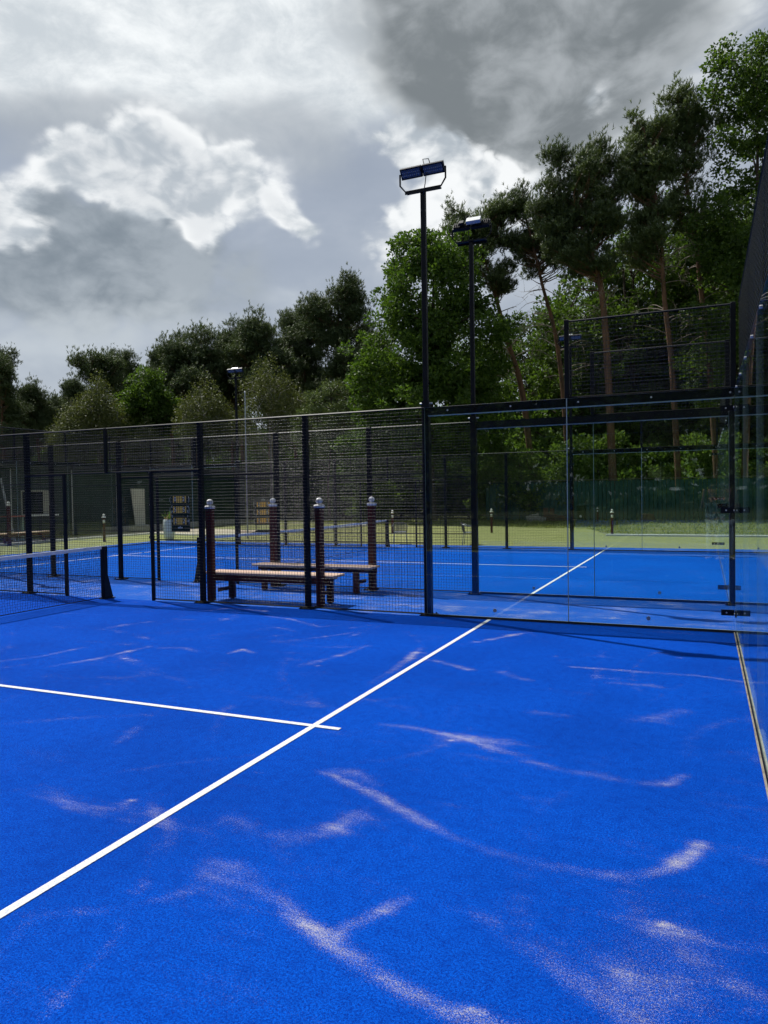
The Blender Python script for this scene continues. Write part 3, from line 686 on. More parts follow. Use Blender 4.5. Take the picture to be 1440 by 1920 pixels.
# ------------------------------------------------------------------ planter
pl = local(thing('planter', 'tall white tapered planter with a flowering plant', 'planter', (-10.9, 14.6, -.02)))
m = MB(); m.lathe([(.17, 0), (.21, .1), (.25, .5), (.24, .85), (.22, .87), (.21, .82)], 20); m.build('pot', wear(pmat('pale_pot', (.62, .66, .68), .5), (.5, .54, .56), 4, .5), pl, smooth=True)
rg = random.Random(4); m = MB(); m2 = MB()
for i in range(60):
    a = rg.uniform(0, 6.28); e = rg.uniform(.5, 1.4); L = rg.uniform(.2, .5); d = Vector((math.cos(a)*math.cos(e), math.sin(a)*math.cos(e), math.sin(e))); w = Vector((-math.sin(a), math.cos(a), 0))*.03
    b = Vector((math.cos(a)*.08, math.sin(a)*.08, .82)); tip = b+d*L; mid = b+d*L*.5
    (m if i % 3 else m2).add([b, mid+w, tip, mid-w], [(0, 1, 2, 3)])
m.build('leaves', SHRUBL, pl); m2.build('flowers', pmat('flower', (.62, .36, .22), .6), pl)
# ------------------------------------------------------------------ metal chairs
def chair():
    t = local(thing('garden_chair', 'x', 'chair', (0, 0, 0), 'metal garden chairs on the lawn'))
    m = MB(); m.bevbox(-.22, .22, -.22, .22, .42, .445, .008); m.build('seat', GREYMET, t)
    for sx in (-1, 1):
        for sy in (-1, 1):
            l = MB(); l.tube([(sx*.21, sy*.2, .42), (sx*.24, sy*.25, 0)], .012, 6); l.build('leg', GREYMET, t)
        a = MB(); a.tube([(sx*.24, -.22, .42), (sx*.27, -.2, .64), (sx*.27, .1, .66), (sx*.22, .25, .72)], .012, 6); a.build('armrest', GREYMET, t, smooth=True)
    b = MB(); b.tube([(-.22, .22, .44), (-.23, .27, .70), (-.15, .30, .78), (.15, .30, .78), (.23, .27, .70), (.22, .22, .44)], .013, 6)
    for k in range(-4, 5): b.tube([(k*.045, .23, .45), (k*.045, .295, .775)], .010, 5)
    for k in range(5): b.tube([(-.21, .235+.012*k, .50+.055*k), (.21, .235+.012*k, .50+.055*k)], .008, 5)
    b.build('backrest', pmat('dark_weave', (.10, .09, .08), .7), t)
    return t
ch = chair(); ch.location = (-.33, 14.35, -.02); ch.rotation_euler = (0, 0, R(200)); ch['label'] = 'metal garden chair seen from behind, beside the thin bollard'
dup(ch, (2.25, 14.45, -.02), R(100), 'metal garden chair half hidden by the second floodlight post')

# ------------------------------------------------------------------ green board fence at the back, boards one by one
bf = thing('board_fence', 'dark green wooden board fence in front of the wood', 'fence', (4, 36.2, 0))
rg = random.Random(8); shared = []
for k in range(4):
    m = MB(); h = 2.40+.02*k; m.bevbox(-.108, .108, -.012, .012, .0, h, .004); shared.append(m)
protos = []
x = -3.2; i = 0
while x < 19:
    k = rg.randrange(4)
    if len(protos) < 4:
        o = shared[len(protos)].build('board', GREENB); protos.append(o); o.parent = bf
    else:
        o = bpy.data.objects.new('board', protos[k].data); COL.objects.link(o); o.parent = bf
    o.location = (x-4, rg.uniform(-.012, .012)+(.018 if i % 2 else 0), -.03); x += .243; i += 1
for z in (.5, 1.9):
    m = MB(); m.box(-3.3, 19, 36.23, 36.29, z, z+.09); m.build('rail', GREENB, bf)
m = MB(); m.bevbox(-3.4, 19.1, 36.12, 36.28, 2.452, 2.49, .004); m.build('capping', wear(pmat('weathered_cap', (.20, .19, .15), .8), (.12, .12, .09), 3, .7), bf)
# kerb
kb = thing('kerb', 'white-edged kerb between the lawn and the grass bank', 'kerb', (6.1, 20.4, 0))
for i in range(24):
    a = 6.05+i*1.0; m = MB(); yk = 20.35-.035*(a-6.05); m.bevbox(a, a+.99, yk, yk+.10, -.05, .045, .008); m.bevbox(a, a+.99, yk+.102, yk+.55, -.05, .03, .008, 1); m.build('kerb_stone', [WHITE, CONC], kb)
kb2 = thing('path_edging', 'pale path edging winding past the planter and scoreboard', 'edging', (-12, 17, 0))
pts = [(-15.6, 9), (-15.5, 13.5), (-15.5, 15.8), (-15.2, 18.5), (-11.4, 17.35), (-9.9, 18.45), (-8.5, 20.4), (-8.2, 25.1), (-8.1, 29)]
for a, b in zip(pts[:-1], pts[1:]):
    a, b = Vector((*a, 0)), Vector((*b, 0)); d = (b-a); n_ = Vector((-d.y, d.x, 0)).normalized()*.06; L = d.length; k = max(1, int(L/1.0))
    for j in range(k):
        p = a+d*(j/k); q = a+d*((j+.985)/k); m = MB(); vs = [p-n_, q-n_, q+n_, p+n_]
        m.add([(v.x, v.y, -.04) for v in vs]+[(v.x, v.y, .06) for v in vs], [(0, 3, 2, 1), (4, 5, 6, 7), (0, 1, 5, 4), (1, 2, 6, 5), (2, 3, 7, 6), (3, 0, 4, 7)]); m.build('edging_stone', WHITE, kb2, fix=True)
# ------------------------------------------------------------------ wheelie bin, stump, rubble, timber
wb = local(thing('wheelie_bin', 'dark green wheelie bin in front of the board fence', 'bin', (2.95, 34.6, -.03)))
m = MB(); v0 = [(-.22, -.25), (.22, -.25), (.22, .25), (-.22, .25)]
m.add([(x*.85, y*.85, .08) for x, y in v0]+[(x*1.1, y*1.1, .93) for x, y in v0], [(0, 3, 2, 1), (4, 5, 6, 7), (0, 1, 5, 4), (1, 2, 6, 5), (2, 3, 7, 6), (3, 0, 4, 7)]); m.build('body', wear(pmat('bin_green', (.008, .045, .022), .4), (.02, .06, .03), 5, .5), wb)
m = MB(); m.bevbox(-.27, .27, -.31, .29, .932, .985, .02); m.bevbox(-.22, .22, -.24, .2, .986, 1.01, .01); m.build('lid', pmat('bin_lid', (.03, .085, .05), .35), wb)
for sx in (-1, 1):
    m = MB(); m.tube([(sx*.2, .24, .1), (sx*.25, .24, .1)], .1, 14); m.build('wheel', RUBBER, wb)
m = MB(); m.tube([(0, -.262, .33), (0, -.272, .33)], .075, 16); m.build('badge', WHITE, wb)
st = local(thing('tree_stump', 'cut tree stump in the grass before the board fence', 'stump', (6.68, 34.3, -.03)))
m = MB(); n = 18; rg = random.Random(2); prof = [(.50, 0), (.40, .12), (.34, .28), (.31, .46)]; vs = []; k_ = [1+rg.uniform(-.12, .12) for _ in range(n)]
for r_, z in prof:
    for k in range(n): a = 2*math.pi*k/n; vs.append((r_*k_[k]*math.cos(a), r_*k_[k]*math.sin(a), z+(rg.uniform(-.02, .02) if z > .4 else 0)))
m.add(vs, [(i*n+k, i*n+(k+1) % n, (i+1)*n+(k+1) % n, (i+1)*n+k) for i in range(3) for k in range(n)]); m.build('bark', BARK, st)
m = MB(); m.add([vs[3*n+k] for k in range(n)], [tuple(range(n))]); m.build('cut_face', pmat('cut_wood', (.26, .19, .12), .9), st)
def block(name, label, cat, loc, size, mat, rot, seed, group=None):
    rg = random.Random(seed); bm = bmesh.new(); bmesh.ops.create_cube(bm, size=1); bmesh.ops.subdivide_edges(bm, edges=bm.edges, cuts=3, use_grid_fill=True)
    for v in bm.verts:
        v.co = Vector((v.co.x*size[0]*(1+rg.uniform(-.06, .06)), v.co.y*size[1]*(1+rg.uniform(-.06, .06)), v.co.z*size[2]*(1+rg.uniform(-.07, .07))+size[2]*.5))
    me = bpy.data.meshes.new(name); bm.to_mesh(me); bm.free(); me.materials.append(mat); o = bpy.data.objects.new(name, me); COL.objects.link(o); o.location = loc; o.rotation_euler = rot; return tag(o, label, cat, group)
block('concrete_chunk', 'grey slab of broken concrete leaning at the board fence', 'rubble', (.15, 34.5, -.05), (.75, .5, .45), CONC, (0, R(-14), R(15)), 1)
block('concrete_chunk', 'smaller grey concrete chunk beside the timber offcuts', 'rubble', (.62, 34.35, -.05), (.4, .4, .32), CONC, (0, R(8), R(40)), 2)
TIMB = wear(pmat('old_timber', (.13, .075, .045), .85), (.08, .05, .035), 6, .7, .004, 30, (1, 1, .2))
for k, (x, z, sx, sz, ry, lab) in enumerate([(.85, -.03, .28, .80, 0, 'left upright timber offcut in the rubble pile'), (1.18, -.03, .24, .78, 2, 'right upright timber offcut in the rubble pile')]):
    block('timber_offcut', lab, 'timber', (x, 34.7, z), (sx, .2, sz), TIMB, (0, R(ry), 0), 10+k, 'timber offcuts')
for k, (x, z, L, ry, lab) in enumerate([(1.55, .02, 1.3, 4, 'lowest plank lying right of the upright offcuts'), (1.6, .16, 1.2, 6, 'middle plank stacked right of the upright offcuts'), (1.5, .30, 1.0, 12, 'topmost plank slanting over the plank stack')]):
    block('plank', lab, 'timber', (x, 34.45+.04*k, z), (L, .16, .10), TIMB, (0, R(ry), R(5*k)), 20+k, 'stacked planks')

# ------------------------------------------------------------------ clubhouse at the left
def board_mat(name, a, b_, step):
    m = pmat(name, a, .6); nt = m.node_tree; S.nt = nt; b = nt.nodes['Principled BSDF']; t = nt.nodes.new('ShaderNodeTexCoord'); x, y, z = sep(t.outputs['Object'])
    fr = S.m('FRACT', (x+y)*(1/step)); groove = sstep(S.m('ABSOLUTE', fr-.5), .42, .49); n = noise(t.outputs['Object'], 2, 5, .6)
    c_ = cmix(sstep(n, .35, .7), a, b_); nt.links.new(c_.v, b.inputs['Base Color'])
    bn = nt.nodes.new('ShaderNodeBump'); bn.inputs['Distance'].default_value = .02; bn.invert = True; nt.links.new(groove.v, bn.inputs['Height']); nt.links.new(bn.outputs[0], b.inputs['Normal'])
    return m
CLAD = board_mat('green_cladding', (.008, .026, .024), (.014, .038, .032), .14)
hb = thing('clubhouse', 'long dark green clubhouse with a hatch window at the left', 'building', (-19, 18, 0))
x0, yA, yB, H = -19.0, 6.0, 32.0, 3.25
wy0, wy1, wz0, wz1 = 14.15, 15.95, 1.05, 2.2
m = MB(); m.box(x0-.12, x0, yA, wy0, 0, H); m.box(x0-.12, x0, wy1, yB, 0, H); m.box(x0-.12, x0, wy0, wy1, 0, wz0); m.box(x0-.12, x0, wy0, wy1, wz1, H)
m.box(x0-7, x0-.122, yB-.12, yB, 0, H); m.box(x0-7, x0-.122, yA, yA+.12, 0, H); m.box(x0-7, x0-6.88, yA+.122, yB-.122, 0, H); m.build('wall', CLAD, hb)
m = MB(); m.box(x0-7.3, x0+.35, yA-.3, yB+.3, H+.002, H+.22); m.build('roof', wear(pmat('roof_felt', (.03, .032, .035), .85), (.05, .05, .05), 2, .6), hb)
m = MB(); m.box(x0+.352, x0+.38, yA-.3, yB+.3, H-.05, H+.25); m.build('fascia', pmat('dark_fascia', (.012, .016, .02), .5), hb)
wn = MB(); wn.box(x0-.03, x0+.03, wy0, wy1, wz0-.0, wz0+.05); wn.box(x0-.03, x0+.03, wy0, wy1, wz1-.05, wz1); wn.box(x0-.03, x0+.03, wy0, wy0+.05, wz0+.05, wz1-.05); wn.box(x0-.03, x0+.03, wy1-.05, wy1, wz0+.05, wz1-.05); wo = wn.build('window', pmat('pale_frame', (.40, .40, .34), .6), hb)
m = MB(); m.box(x0+.032, x0+.25, wy0-.1, wy1+.1, wz0-.05, wz0+.01); m.build('sill', WHITE, wo)
m = MB(); m.add([(x0-.07, wy0, wz0), (x0-.07, wy1, wz0), (x0-.07, wy1, wz1), (x0-.07, wy0, wz1)], [(0, 1, 2, 3)]); m.build('pane', pmat('dark_window', (.01, .012, .014), .08, .6), wo)
m = MB()
ys = np.linspace(wy1-.52, wy1-.06, 24)
m.add([(x0-.045+.012*math.sin(i*1.9), y, z) for i, y in enumerate(ys) for z in (wz0+.05, wz1-.05)], [(2*i, 2*i+2, 2*i+3, 2*i+1) for i in range(23)]); m.build('curtain', pmat('pale_curtain', (.40, .39, .33), .8), wo, smooth=True)
for yy in (17.07, 20.07, 13.6):
    m = MB(); m.tube([(x0+.05, yy, .02), (x0+.05, yy, H-.05)], .035, 8); m.build('downpipe', GREYMET, hb)
m = MB(); m.add([(-18.6, 20.75, 2.28), (-18.55, 21.75, 2.28), (-18.55, 21.75, .05), (-18.6, 21.1, .05), (-18.65, 20.75, 2.28), (-18.6, 21.75, 2.28), (-18.6, 21.75, .05), (-18.65, 21.1, .05)], [(0, 1, 2, 3), (7, 6, 5, 4), (0, 4, 5, 1), (1, 5, 6, 2), (2, 6, 7, 3), (3, 7, 4, 0)])
tag(m.build('white_panel', wear(pmat('cream_board', (.55, .54, .48), .7), (.42, .41, .36), 2, .6), fix=True), 'tapering white panel leaning against the clubhouse wall', 'panel')
m = MB(); m.box(-18.96, -18.0, 19.0, 30.5, 0, .28); tag(m.build('low_plinth', CONC), 'low concrete plinth along the clubhouse wall', 'plinth')
tb_ = thing('counter_table', 'red-topped counter under the clubhouse hatch window', 'table', (-17.6, 12.7, 0))
m = MB(); m.bevbox(-17.9, -17.3, 12.15, 13.15, 1.04, 1.09, .01); m.build('top', pmat('red_top', (.34, .10, .08), .6), tb_)
for yy in (12.4, 13.0):
    m = MB(); m.box(-17.66, -17.54, yy-.05, yy+.05, .0, 1.04); m.build('leg', pmat('teal_leg', (.22, .34, .31), .6), tb_)
lp = MB(); lp.tube([(-17.2, 12.3, .0), (-17.6, 12.0, 2.7)], .05, 8); tag(lp.build('leaning_pole', GREYMET), 'pale pole leaning at the clubhouse, far left', 'pole')
fp = thing('flagpole', 'slender grey flagpole right of the distant left floodlight', 'flagpole', (-7.95, 16, 0))
m = MB(); m.tube([(-7.95, 16, -.02), (-7.95, 16, 3), (-7.95, 16, 6.1)], [.04, .034, .022], 10); m.build('pole', wear(pmat('pole_grey', (.42, .44, .45), .45), (.3, .32, .33), 4, .5), fp)
m = MB(); m.lathe([(.02, 6.1), (.035, 6.12), (.035, 6.15), (.01, 6.18)], 10, (-7.95, 16, 0)); m.build('finial', WHITE, fp)
rb = dup(b1, (-15.2, 10.4, -.02), R(92), 'red bench at the far left by the clubhouse path')

# ------------------------------------------------------------------ foliage generators
def basis(D):
    D = D/np.linalg.norm(D, axis=1, keepdims=True); a = np.where(np.abs(D[:, 2:3]) > .9, np.array([[1., 0, 0]]), np.array([[0, 0, 1.]]))
    U = np.cross(D, a); U /= np.linalg.norm(U, axis=1, keepdims=True); return D, U, np.cross(D, U)
def leaves(rg, C, D, ln, wd):
    """diamond leaves folded along the midrib"""
    n = len(C); D, U, Wv = basis(D); L = ln*rg.uniform(.7, 1.3, (n, 1)); w = wd*rg.uniform(.7, 1.3, (n, 1))
    th = rg.uniform(0, 2*np.pi, (n, 1)); S_ = U*np.cos(th)+Wv*np.sin(th); N_ = np.cross(D, S_)
    V = np.stack([C, C+D*L*.45+S_*w*.5+N_*w*.15, C+D*L, C+D*L*.45-S_*w*.5+N_*w*.15], 1).reshape(-1, 3)
    return V, np.arange(4*n).reshape(-1, 4)
def curve_tube(m, p, q, r0, r1, rg, sag=.1, n=5, sides=5):
    p, q = Vector(p), Vector(q); L = (q-p).length; j = Vector(rg.normal(0, .06*L, 3)); k = Vector((0, 0, sag*L))
    pts = []
    for i in range(n+1):
        t = i/n; pts.append(p.lerp(q, t)+(j+k)*math.sin(math.pi*t))
    m.tube(pts, [r0+(r1-r0)*i/n for i in range(n+1)], sides, cap=False)
def path_at(path, z):
    for a, b in zip(path[:-1], path[1:]):
        if a[2] <= z <= b[2]:
            t = (z-a[2])/max(b[2]-a[2], 1e-6); return Vector(a).lerp(Vector(b), t)
    return Vector(path[-1] if z > path[-1][2] else path[0])
def smooth_path(path, n=4):
    out_ = []; P = [Vector(p) for p in path]
    for i in range(len(P)-1):
        a, b, c_, d = P[max(i-1, 0)], P[i], P[i+1], P[min(i+2, len(P)-1)]
        for k in range(n):
            t = k/n; out_.append(.5*((2*b)+(c_-a)*t+(2*a-5*b+4*c_-d)*t*t+(3*b-a-3*c_+d)*t**3))
    return out_+[P[-1]]
def broad_tree(name, label, H, crown, nclump, nleaf, mat, seed, r0=.28, path=None, leaf=(.22, .14), droop=0.0, clump_r=(.45, .85), bark=None, cat='tree', group='trees of the wood', limbs=26, stretch=1.0):
    rg = np.random.default_rng(seed); t = local(thing(name, label, cat, (0, 0, 0), group)); bark = bark or BARK
    path = path or [(0, 0, -.3), (rg.normal(0, .15), rg.normal(0, .15), H*.3), (rg.normal(0, .3), rg.normal(0, .3), H*.65), (rg.normal(0, .2), rg.normal(0, .2), H*.93)]
    sp = smooth_path(path); m = MB(); n = len(sp)
    m.tube(sp, [max(.02, r0*(1-.93*(i/(n-1))**.9)) for i in range(n)], 8, cap=False)
    wts = np.array([e[3]*e[4]*e[5] for e in crown])**.8; wts /= wts.sum()
    Cs = []; Rs = []
    for k in range(nclump):
        e = crown[rg.choice(len(crown), p=wts)]; d = rg.normal(0, 1, 3); d /= np.linalg.norm(d); rr = rg.uniform(.45, 1.0)**.6
        rr *= 1+rg.normal(0, .07)
        Cs.append(np.array(e[:3])+d*rr*np.array(e[3:6])); Rs.append(rg.uniform(*clump_r))
    Cs = np.array(Cs); Rs = np.array(Rs)
    for k in rg.choice(nclump, min(limbs, nclump), replace=False):
        c_ = Cs[k]; z = max(H*.12, min(c_[2]-.25*np.linalg.norm(c_[:2])-H*.06, H*.85)); b = path_at(path, z)
        L = (Vector(c_)-b).length; curve_tube(m, b, c_, min(r0*.45, .03+.016*L), .015, rg, .08)
    for k in range(min(limbs*3, nclump)):
        c_ = Cs[rg.integers(nclump)]; d = Cs[np.argsort(np.linalg.norm(Cs-c_, axis=1))[min(6, nclump-1)]]; curve_tube(m, d, c_, .03, .012, rg, .05, 3, 4)
    m.build('trunk', bark, t, smooth=True)
    ctr = np.average(Cs, axis=0)
    per = np.maximum(6, (nleaf*Rs**2/np.sum(Rs**2)).astype(int)); idx = np.repeat(np.arange(nclump), per); n = len(idx)
    d = rg.normal(0, 1, (n, 3)); d /= np.linalg.norm(d, axis=1, keepdims=True); rr = rg.uniform(.15, 1, (n, 1))**.5
    sc_ = np.array([1, 1, .72*stretch]); P = Cs[idx]+d*rr*Rs[idx][:, None]*sc_
    D = d*.8+rg.normal(0, .6, (n, 3))+np.array([0, 0, .15-droop])
    V, F = leaves(rg, P, D, *leaf); np_obj('crown', V, F, mat, t)
    return t
def pine_tree(name, label, H, path, crown, npad, mat, seed, r0=.26, dead=0, pad_r=(.32, .72), tuft=24, group='trees of the wood', bark=None, needle=.25, split=True):
    rg = np.random.default_rng(seed); t = local(thing(name, label, 'tree', (0, 0, 0), group))
    sp = smooth_path(path); n = len(sp); m = MB(); m.tube(sp, [max(.03, r0*(1-.85*(i/(n-1))**1.2)) for i in range(n)], 8, cap=False)
    sub = []
    for e in crown:              # break each foliage mass into smaller clumps with gaps between
        for j in range(6 if split else 0):
            q = rg.normal(0, 1, 3); q /= np.linalg.norm(q); f_ = rg.uniform(.38, .60); q *= rg.uniform(.55, .95)
            sub.append((e[0]+q[0]*e[3], e[1]+q[1]*e[4], e[2]+q[2]*e[5], e[3]*f_, e[4]*f_, e[5]*f_*.8))
    for e in list(crown):        # slim upright leaders give the ragged outline
        for j in range(3):
            sub.append((e[0]+rg.uniform(-.8, .8)*e[3], e[1]+rg.uniform(-.6, .6)*e[4], e[2]+rg.uniform(.75, 1.15)*e[5], min(.5, e[3]*.2), min(.5, e[4]*.2), max(.5, e[5]*.4)))
    crown = sub if split else crown
    wts = np.array([e[3]*e[4]*e[5] for e in crown])**.7; wts /= wts.sum(); pads = []; sz = []
    for k in range(npad):
        e = crown[rg.choice(len(crown), p=wts)]; d = rg.normal(0, 1, 3); d /= np.linalg.norm(d); c_ = np.array(e[:3])+d*(rg.uniform(.2, 1)**.5)*1.12*np.array(e[3:6])
        z = min(max(c_[2]-.45*np.linalg.norm(c_[:2]-np.array(path_at(path, c_[2])[:2]))-.3, H*.3), H*.97); b = np.array(path_at(path, z)); L = np.linalg.norm(c_-b)
        curve_tube(m, b, c_, min(r0*.34, .018+.012*L), .010, rg, -.04, 4, 4)
        u = rg.uniform(*pad_r); pads.append(c_); sz.append(u)
        for f_ in (.78, .58):          # side sprays back along the branch
            if L*f_ > .9 and rg.random() < .75: pads.append(b+(c_-b)*f_+rg.normal(0, .28, 3)+np.array([0, 0, .1])); sz.append(u*rg.uniform(.5, .85))
    m.build('trunk', bark or PBARK, t, smooth=True)
    if dead:
        dm = MB()
        for k in range(dead):
            z = H*rg.uniform(.42, .72); b = path_at(path, z); a = rg.uniform(0, 6.28); L = rg.uniform(1.2, 3.4); q = b+Vector((math.cos(a)*L, math.sin(a)*L, rg.uniform(-.6, .9))); curve_tube(dm, b, q, .035, .008, rg, .12, 5, 4)
            for _ in range(5):
                u = rg.uniform(.4, 1); s_ = b.lerp(q, u); e_ = s_+Vector(rg.normal(0, .5, 3)); curve_tube(dm, s_, e_, .012, .004, rg, 0, 3, 3)
        dm.build('dead_branches', DEADW, t)
    pads = np.array(pads); Rp = np.array(sz); per = np.maximum(8, (tuft*(Rp/np.mean(Rp))**2).astype(int)); idx = np.repeat(np.arange(len(pads)), per); n = len(idx)
    d = rg.normal(0, 1, (n, 3)); d /= np.linalg.norm(d, axis=1, keepdims=True); d[:, 2] = np.abs(d[:, 2])*rg.choice([1, 1, 1, -.5], n)
    P = pads[idx]+d*(rg.uniform(.2, 1, (n, 1))**.5)*Rp[idx][:, None]*np.array([1, 1, .7])
    lone = rg.random(n) < .16; P[lone, 2] += rg.uniform(.1, .75, lone.sum())      # upright candles break the outline
    axis = d*.55+np.array([0, 0, .75])+rg.normal(0, .25, (n, 3)); A, U, Wv = basis(axis)
    k = 9; Vs = []
    for j in range(k):      # a tuft: needle sprays along and around a short upright shoot
        th = 2*np.pi*j/k+rg.uniform(0, 1, (n, 1)); rad = U*np.cos(th)+Wv*np.sin(th); L = needle*rg.uniform(.75, 1.25, (n, 1)); w = .023
        b = P+A*(j/k)*.22; tip = b+A*L*.65+rad*L*.62; side = np.cross(A, rad)
        Vs.append(np.stack([b-side*w, b+side*w, tip], 1))
    V = np.stack(Vs, 1).reshape(-1, 3); np_obj('crown', V, np.arange(len(V)).reshape(-1, 3), mat, t)
    return t
RH = Vector((RT0.x, RT0.y, 0)); FH = Vector((FW.x, FW.y, 0)).normalized()
def spot(px, depth):
    p = CAM + FH*depth + RH*((px-720)/FPX*depth); return (p.x, p.y, -.04)
def hgt(py, depth): return 1.755 + (918-py)/FPX*depth
ROTV = math.atan2(RH.y, RH.x)      # local x of a tree runs left-right as seen across the court
def place(t, px, depth, rz=0, scale=None):
    t.location = spot(px, depth); t.rotation_euler = (0, 0, ROTV+rz)
    if scale: t.scale = (scale,)*3
    return t
def fpath(base, pts, depth):
    """trunk path from picture points: sideways metres and height"""
    return [((px-base)/FPX*depth, 0.25*math.sin(i*1.3), hgt(py, depth)) for i, (px, py) in enumerate(pts)]
def ell(base, px, py, rxp, ryp, depth, yd=None, oy=0):
    return ((px-base)/FPX*depth, oy, hgt(py, depth), rxp/FPX*depth, (yd if yd else rxp)/FPX*depth, ryp/FPX*depth)

# --- the big oak in the middle
d = 47; bx = 810
t = broad_tree('oak_tree', 'big bright green oak behind the two floodlight masts', hgt(440, d), [ell(bx, 815, 545, 95, 100, d), ell(bx, 760, 650, 90, 80, d), ell(bx, 870, 650, 95, 110, d), ell(bx, 720, 720, 75, 70, d), ell(bx, 805, 770, 120, 90, d), ell(bx, 900, 780, 70, 90, d), ell(bx, 700, 840, 60, 70, d), ell(bx, 780, 480, 50, 40, d), ell(bx, 860, 470, 55, 45, d)], 720, 84000, OAKL, 11, .36, fpath(bx, [(810, 975), (808, 800), (815, 640), (820, 470)], d), (.21, .15), limbs=40)
place(t, bx, d)
# --- hero pines right
d = 50
t = pine_tree('pine_tree', 'leaning pine just right of the oak, grey dead twigs below its crown', hgt(395, d), fpath(995, [(1005, 960), (985, 740), (958, 640), (935, 560), (912, 480), (900, 420)], d), [ell(995, 900, 425, 62, 30, d), ell(995, 860, 440, 30, 22, d), ell(995, 950, 410, 30, 25, d), ell(995, 905, 480, 50, 25, d), ell(995, 940, 520, 40, 30, d)], 125, PINEL, 21, .23, 26)
place(t, 995, d)
t = pine_tree('pine_tree', 'thin forked pine with pale dead branches, left of the largest orange trunk', hgt(365, d), fpath(1062, [(1070, 960), (1060, 740), (1045, 620), (1022, 540), (1008, 480), (990, 400), (978, 375)], d), [ell(1062, 985, 385, 20, 26, d), ell(1062, 1010, 425, 45, 30, d), ell(1062, 985, 460, 40, 25, d), ell(1062, 1030, 490, 45, 35, d)], 110, PINEL2, 22, .17, 24)
place(t, 1062, d)
d = 45
t = pine_tree('pine_tree', 'largest orange-trunked pine, its broad dark crown behind the raised mesh', hgt(285, d), fpath(1150, [(1152, 960), (1146, 730), (1138, 600), (1125, 520), (1108, 470), (1090, 400), (1085, 310)], d), [ell(1150, 1095, 350, 62, 55, d), ell(1150, 1050, 300, 14, 22, d), ell(1150, 1060, 390, 45, 40, d), ell(1150, 1130, 400, 55, 45, d), ell(1150, 1145, 330, 25, 40, d), ell(1150, 1090, 440, 60, 40, d), ell(1150, 1110, 500, 60, 40, d)], 205, PINEL2, 23, .25, 14)
place(t, 1150, d)
t = pine_tree('pine_tree', 'straight pine between the largest orange trunk and the tall twin-topped pine', hgt(225, d), fpath(1270, [(1275, 960), (1265, 690), (1250, 560), (1240, 440), (1225, 340), (1212, 240)], d), [ell(1270, 1210, 265, 42, 38, d), ell(1270, 1205, 320, 42, 45, d), ell(1270, 1235, 350, 40, 40, d), ell(1270, 1225, 400, 40, 45, d), ell(1270, 1220, 460, 45, 40, d)], 165, PINEL, 24, .19, 12)
place(t, 1270, d)
t = pine_tree('pine_tree', 'tallest pine at right, rust trunk ending behind the mesh corner', hgt(178, d), fpath(1340, [(1348, 960), (1335, 680), (1318, 540), (1305, 450), (1288, 350), (1290, 260), (1285, 190)], d), [ell(1340, 1285, 215, 48, 34, d), ell(1340, 1265, 260, 32, 30, d), ell(1340, 1310, 260, 36, 30, d), ell(1340, 1320, 310, 28, 28, d), ell(1340, 1260, 320, 34, 34, d), ell(1340, 1290, 390, 45, 40, d)], 145, PINEL, 25, .19, 18)
place(t, 1340, d)
# --- tall broadleaf on the far right
d = 43; bx = 1440
t = broad_tree('beech_tree', 'tall leafy tree filling the top right corner', hgt(75, d), [ell(bx, 1400, 170, 75, 85, d), ell(bx, 1390, 300, 60, 80, d), ell(bx, 1470, 200, 100, 120, d), ell(bx, 1360, 430, 60, 70, d), ell(bx, 1440, 450, 110, 120, d), ell(bx, 1400, 580, 110, 90, d), ell(bx, 1390, 700, 110, 90, d), ell(bx, 1500, 620, 100, 160, d)], 640, 64000, BEECHL, 31, .34, fpath(bx, [(1440, 975), (1430, 700), (1425, 450), (1420, 130)], d), (.20, .14), limbs=44)
place(t, bx, d)
# --- broadleaf trees behind the pines
d = 55
proto_b = []
for k, (px, py, sx, sd_, lab) in enumerate([(1195, 440, 110, 41, 'dark forked tree between the orange pine trunks'), (1330, 400, 110, 42, 'leafy tree behind the tallest pine'), (1060, 560, 110, 43, 'leafy tree low behind the leaning pines')]):
    h = hgt(py, d); b_ = px
    t = broad_tree('beech_tree', lab, h, [ell(b_, px, py+110, sx*.8, 110, d), ell(b_, px-50, py+230, sx*.8, 110, d), ell(b_, px+60, py+260, sx*.75, 110, d), ell(b_, px, py+380, sx, 90, d)], 300, 27000, BEECHL, sd_, .26, None, (.24, .16), limbs=46)
    if k == 0:
        m = MB()
        for q in ((-2.2, .2, h*.8), (1.6, -.3, h*.84), (-.8, .5, h*.9), (3.0, .4, h*.7)): m.tube(smooth_path([(0, 0, h*.36), (q[0]*.35, q[1]*.4, h*.5), q]), [.17-.011*i for i in range(9)], 7, cap=False)
        m.build('forked_stem', BARK, t, smooth=True)
    place(t, px, d); proto_b.append(t)
# --- left group
d = 62
LP = []
for k, (px, top, low, w, lab, mt) in enumerate([(640, 530, 760, 72, 'rounded dark pine left of the oak', PINEL2), (505, 590, 740, 66, 'spiky dark pine in the middle of the left tree line', PINEL2), (370, 615, 760, 68, 'broad dark pine behind the distant floodlight, highest of the left trees', PINEL2)]):
    h = hgt(top, d); ym = (top+low)/2; rg = random.Random(k)
    cr = [ell(px, px, top+45, w*.6, 42, d), ell(px, px-w*.45, top+85, w*.5, 45, d), ell(px, px+w*.45, top+80, w*.5, 50, d), ell(px, px, low-50, w*.95, 70, d), ell(px, px+rg.uniform(-30, 30), top+22, 18, 22, d)]
    t = pine_tree('pine_tree', lab, h, [(0, 0, -.3), (.2, .1, h*.4), (-.1, .2, h*.7), (.1, 0, h*.97)], cr, 230, mt, 50+k, .24, 4, (.40, .85), 26); place(t, px, d); LP.append(t)
h = hgt(655, d)
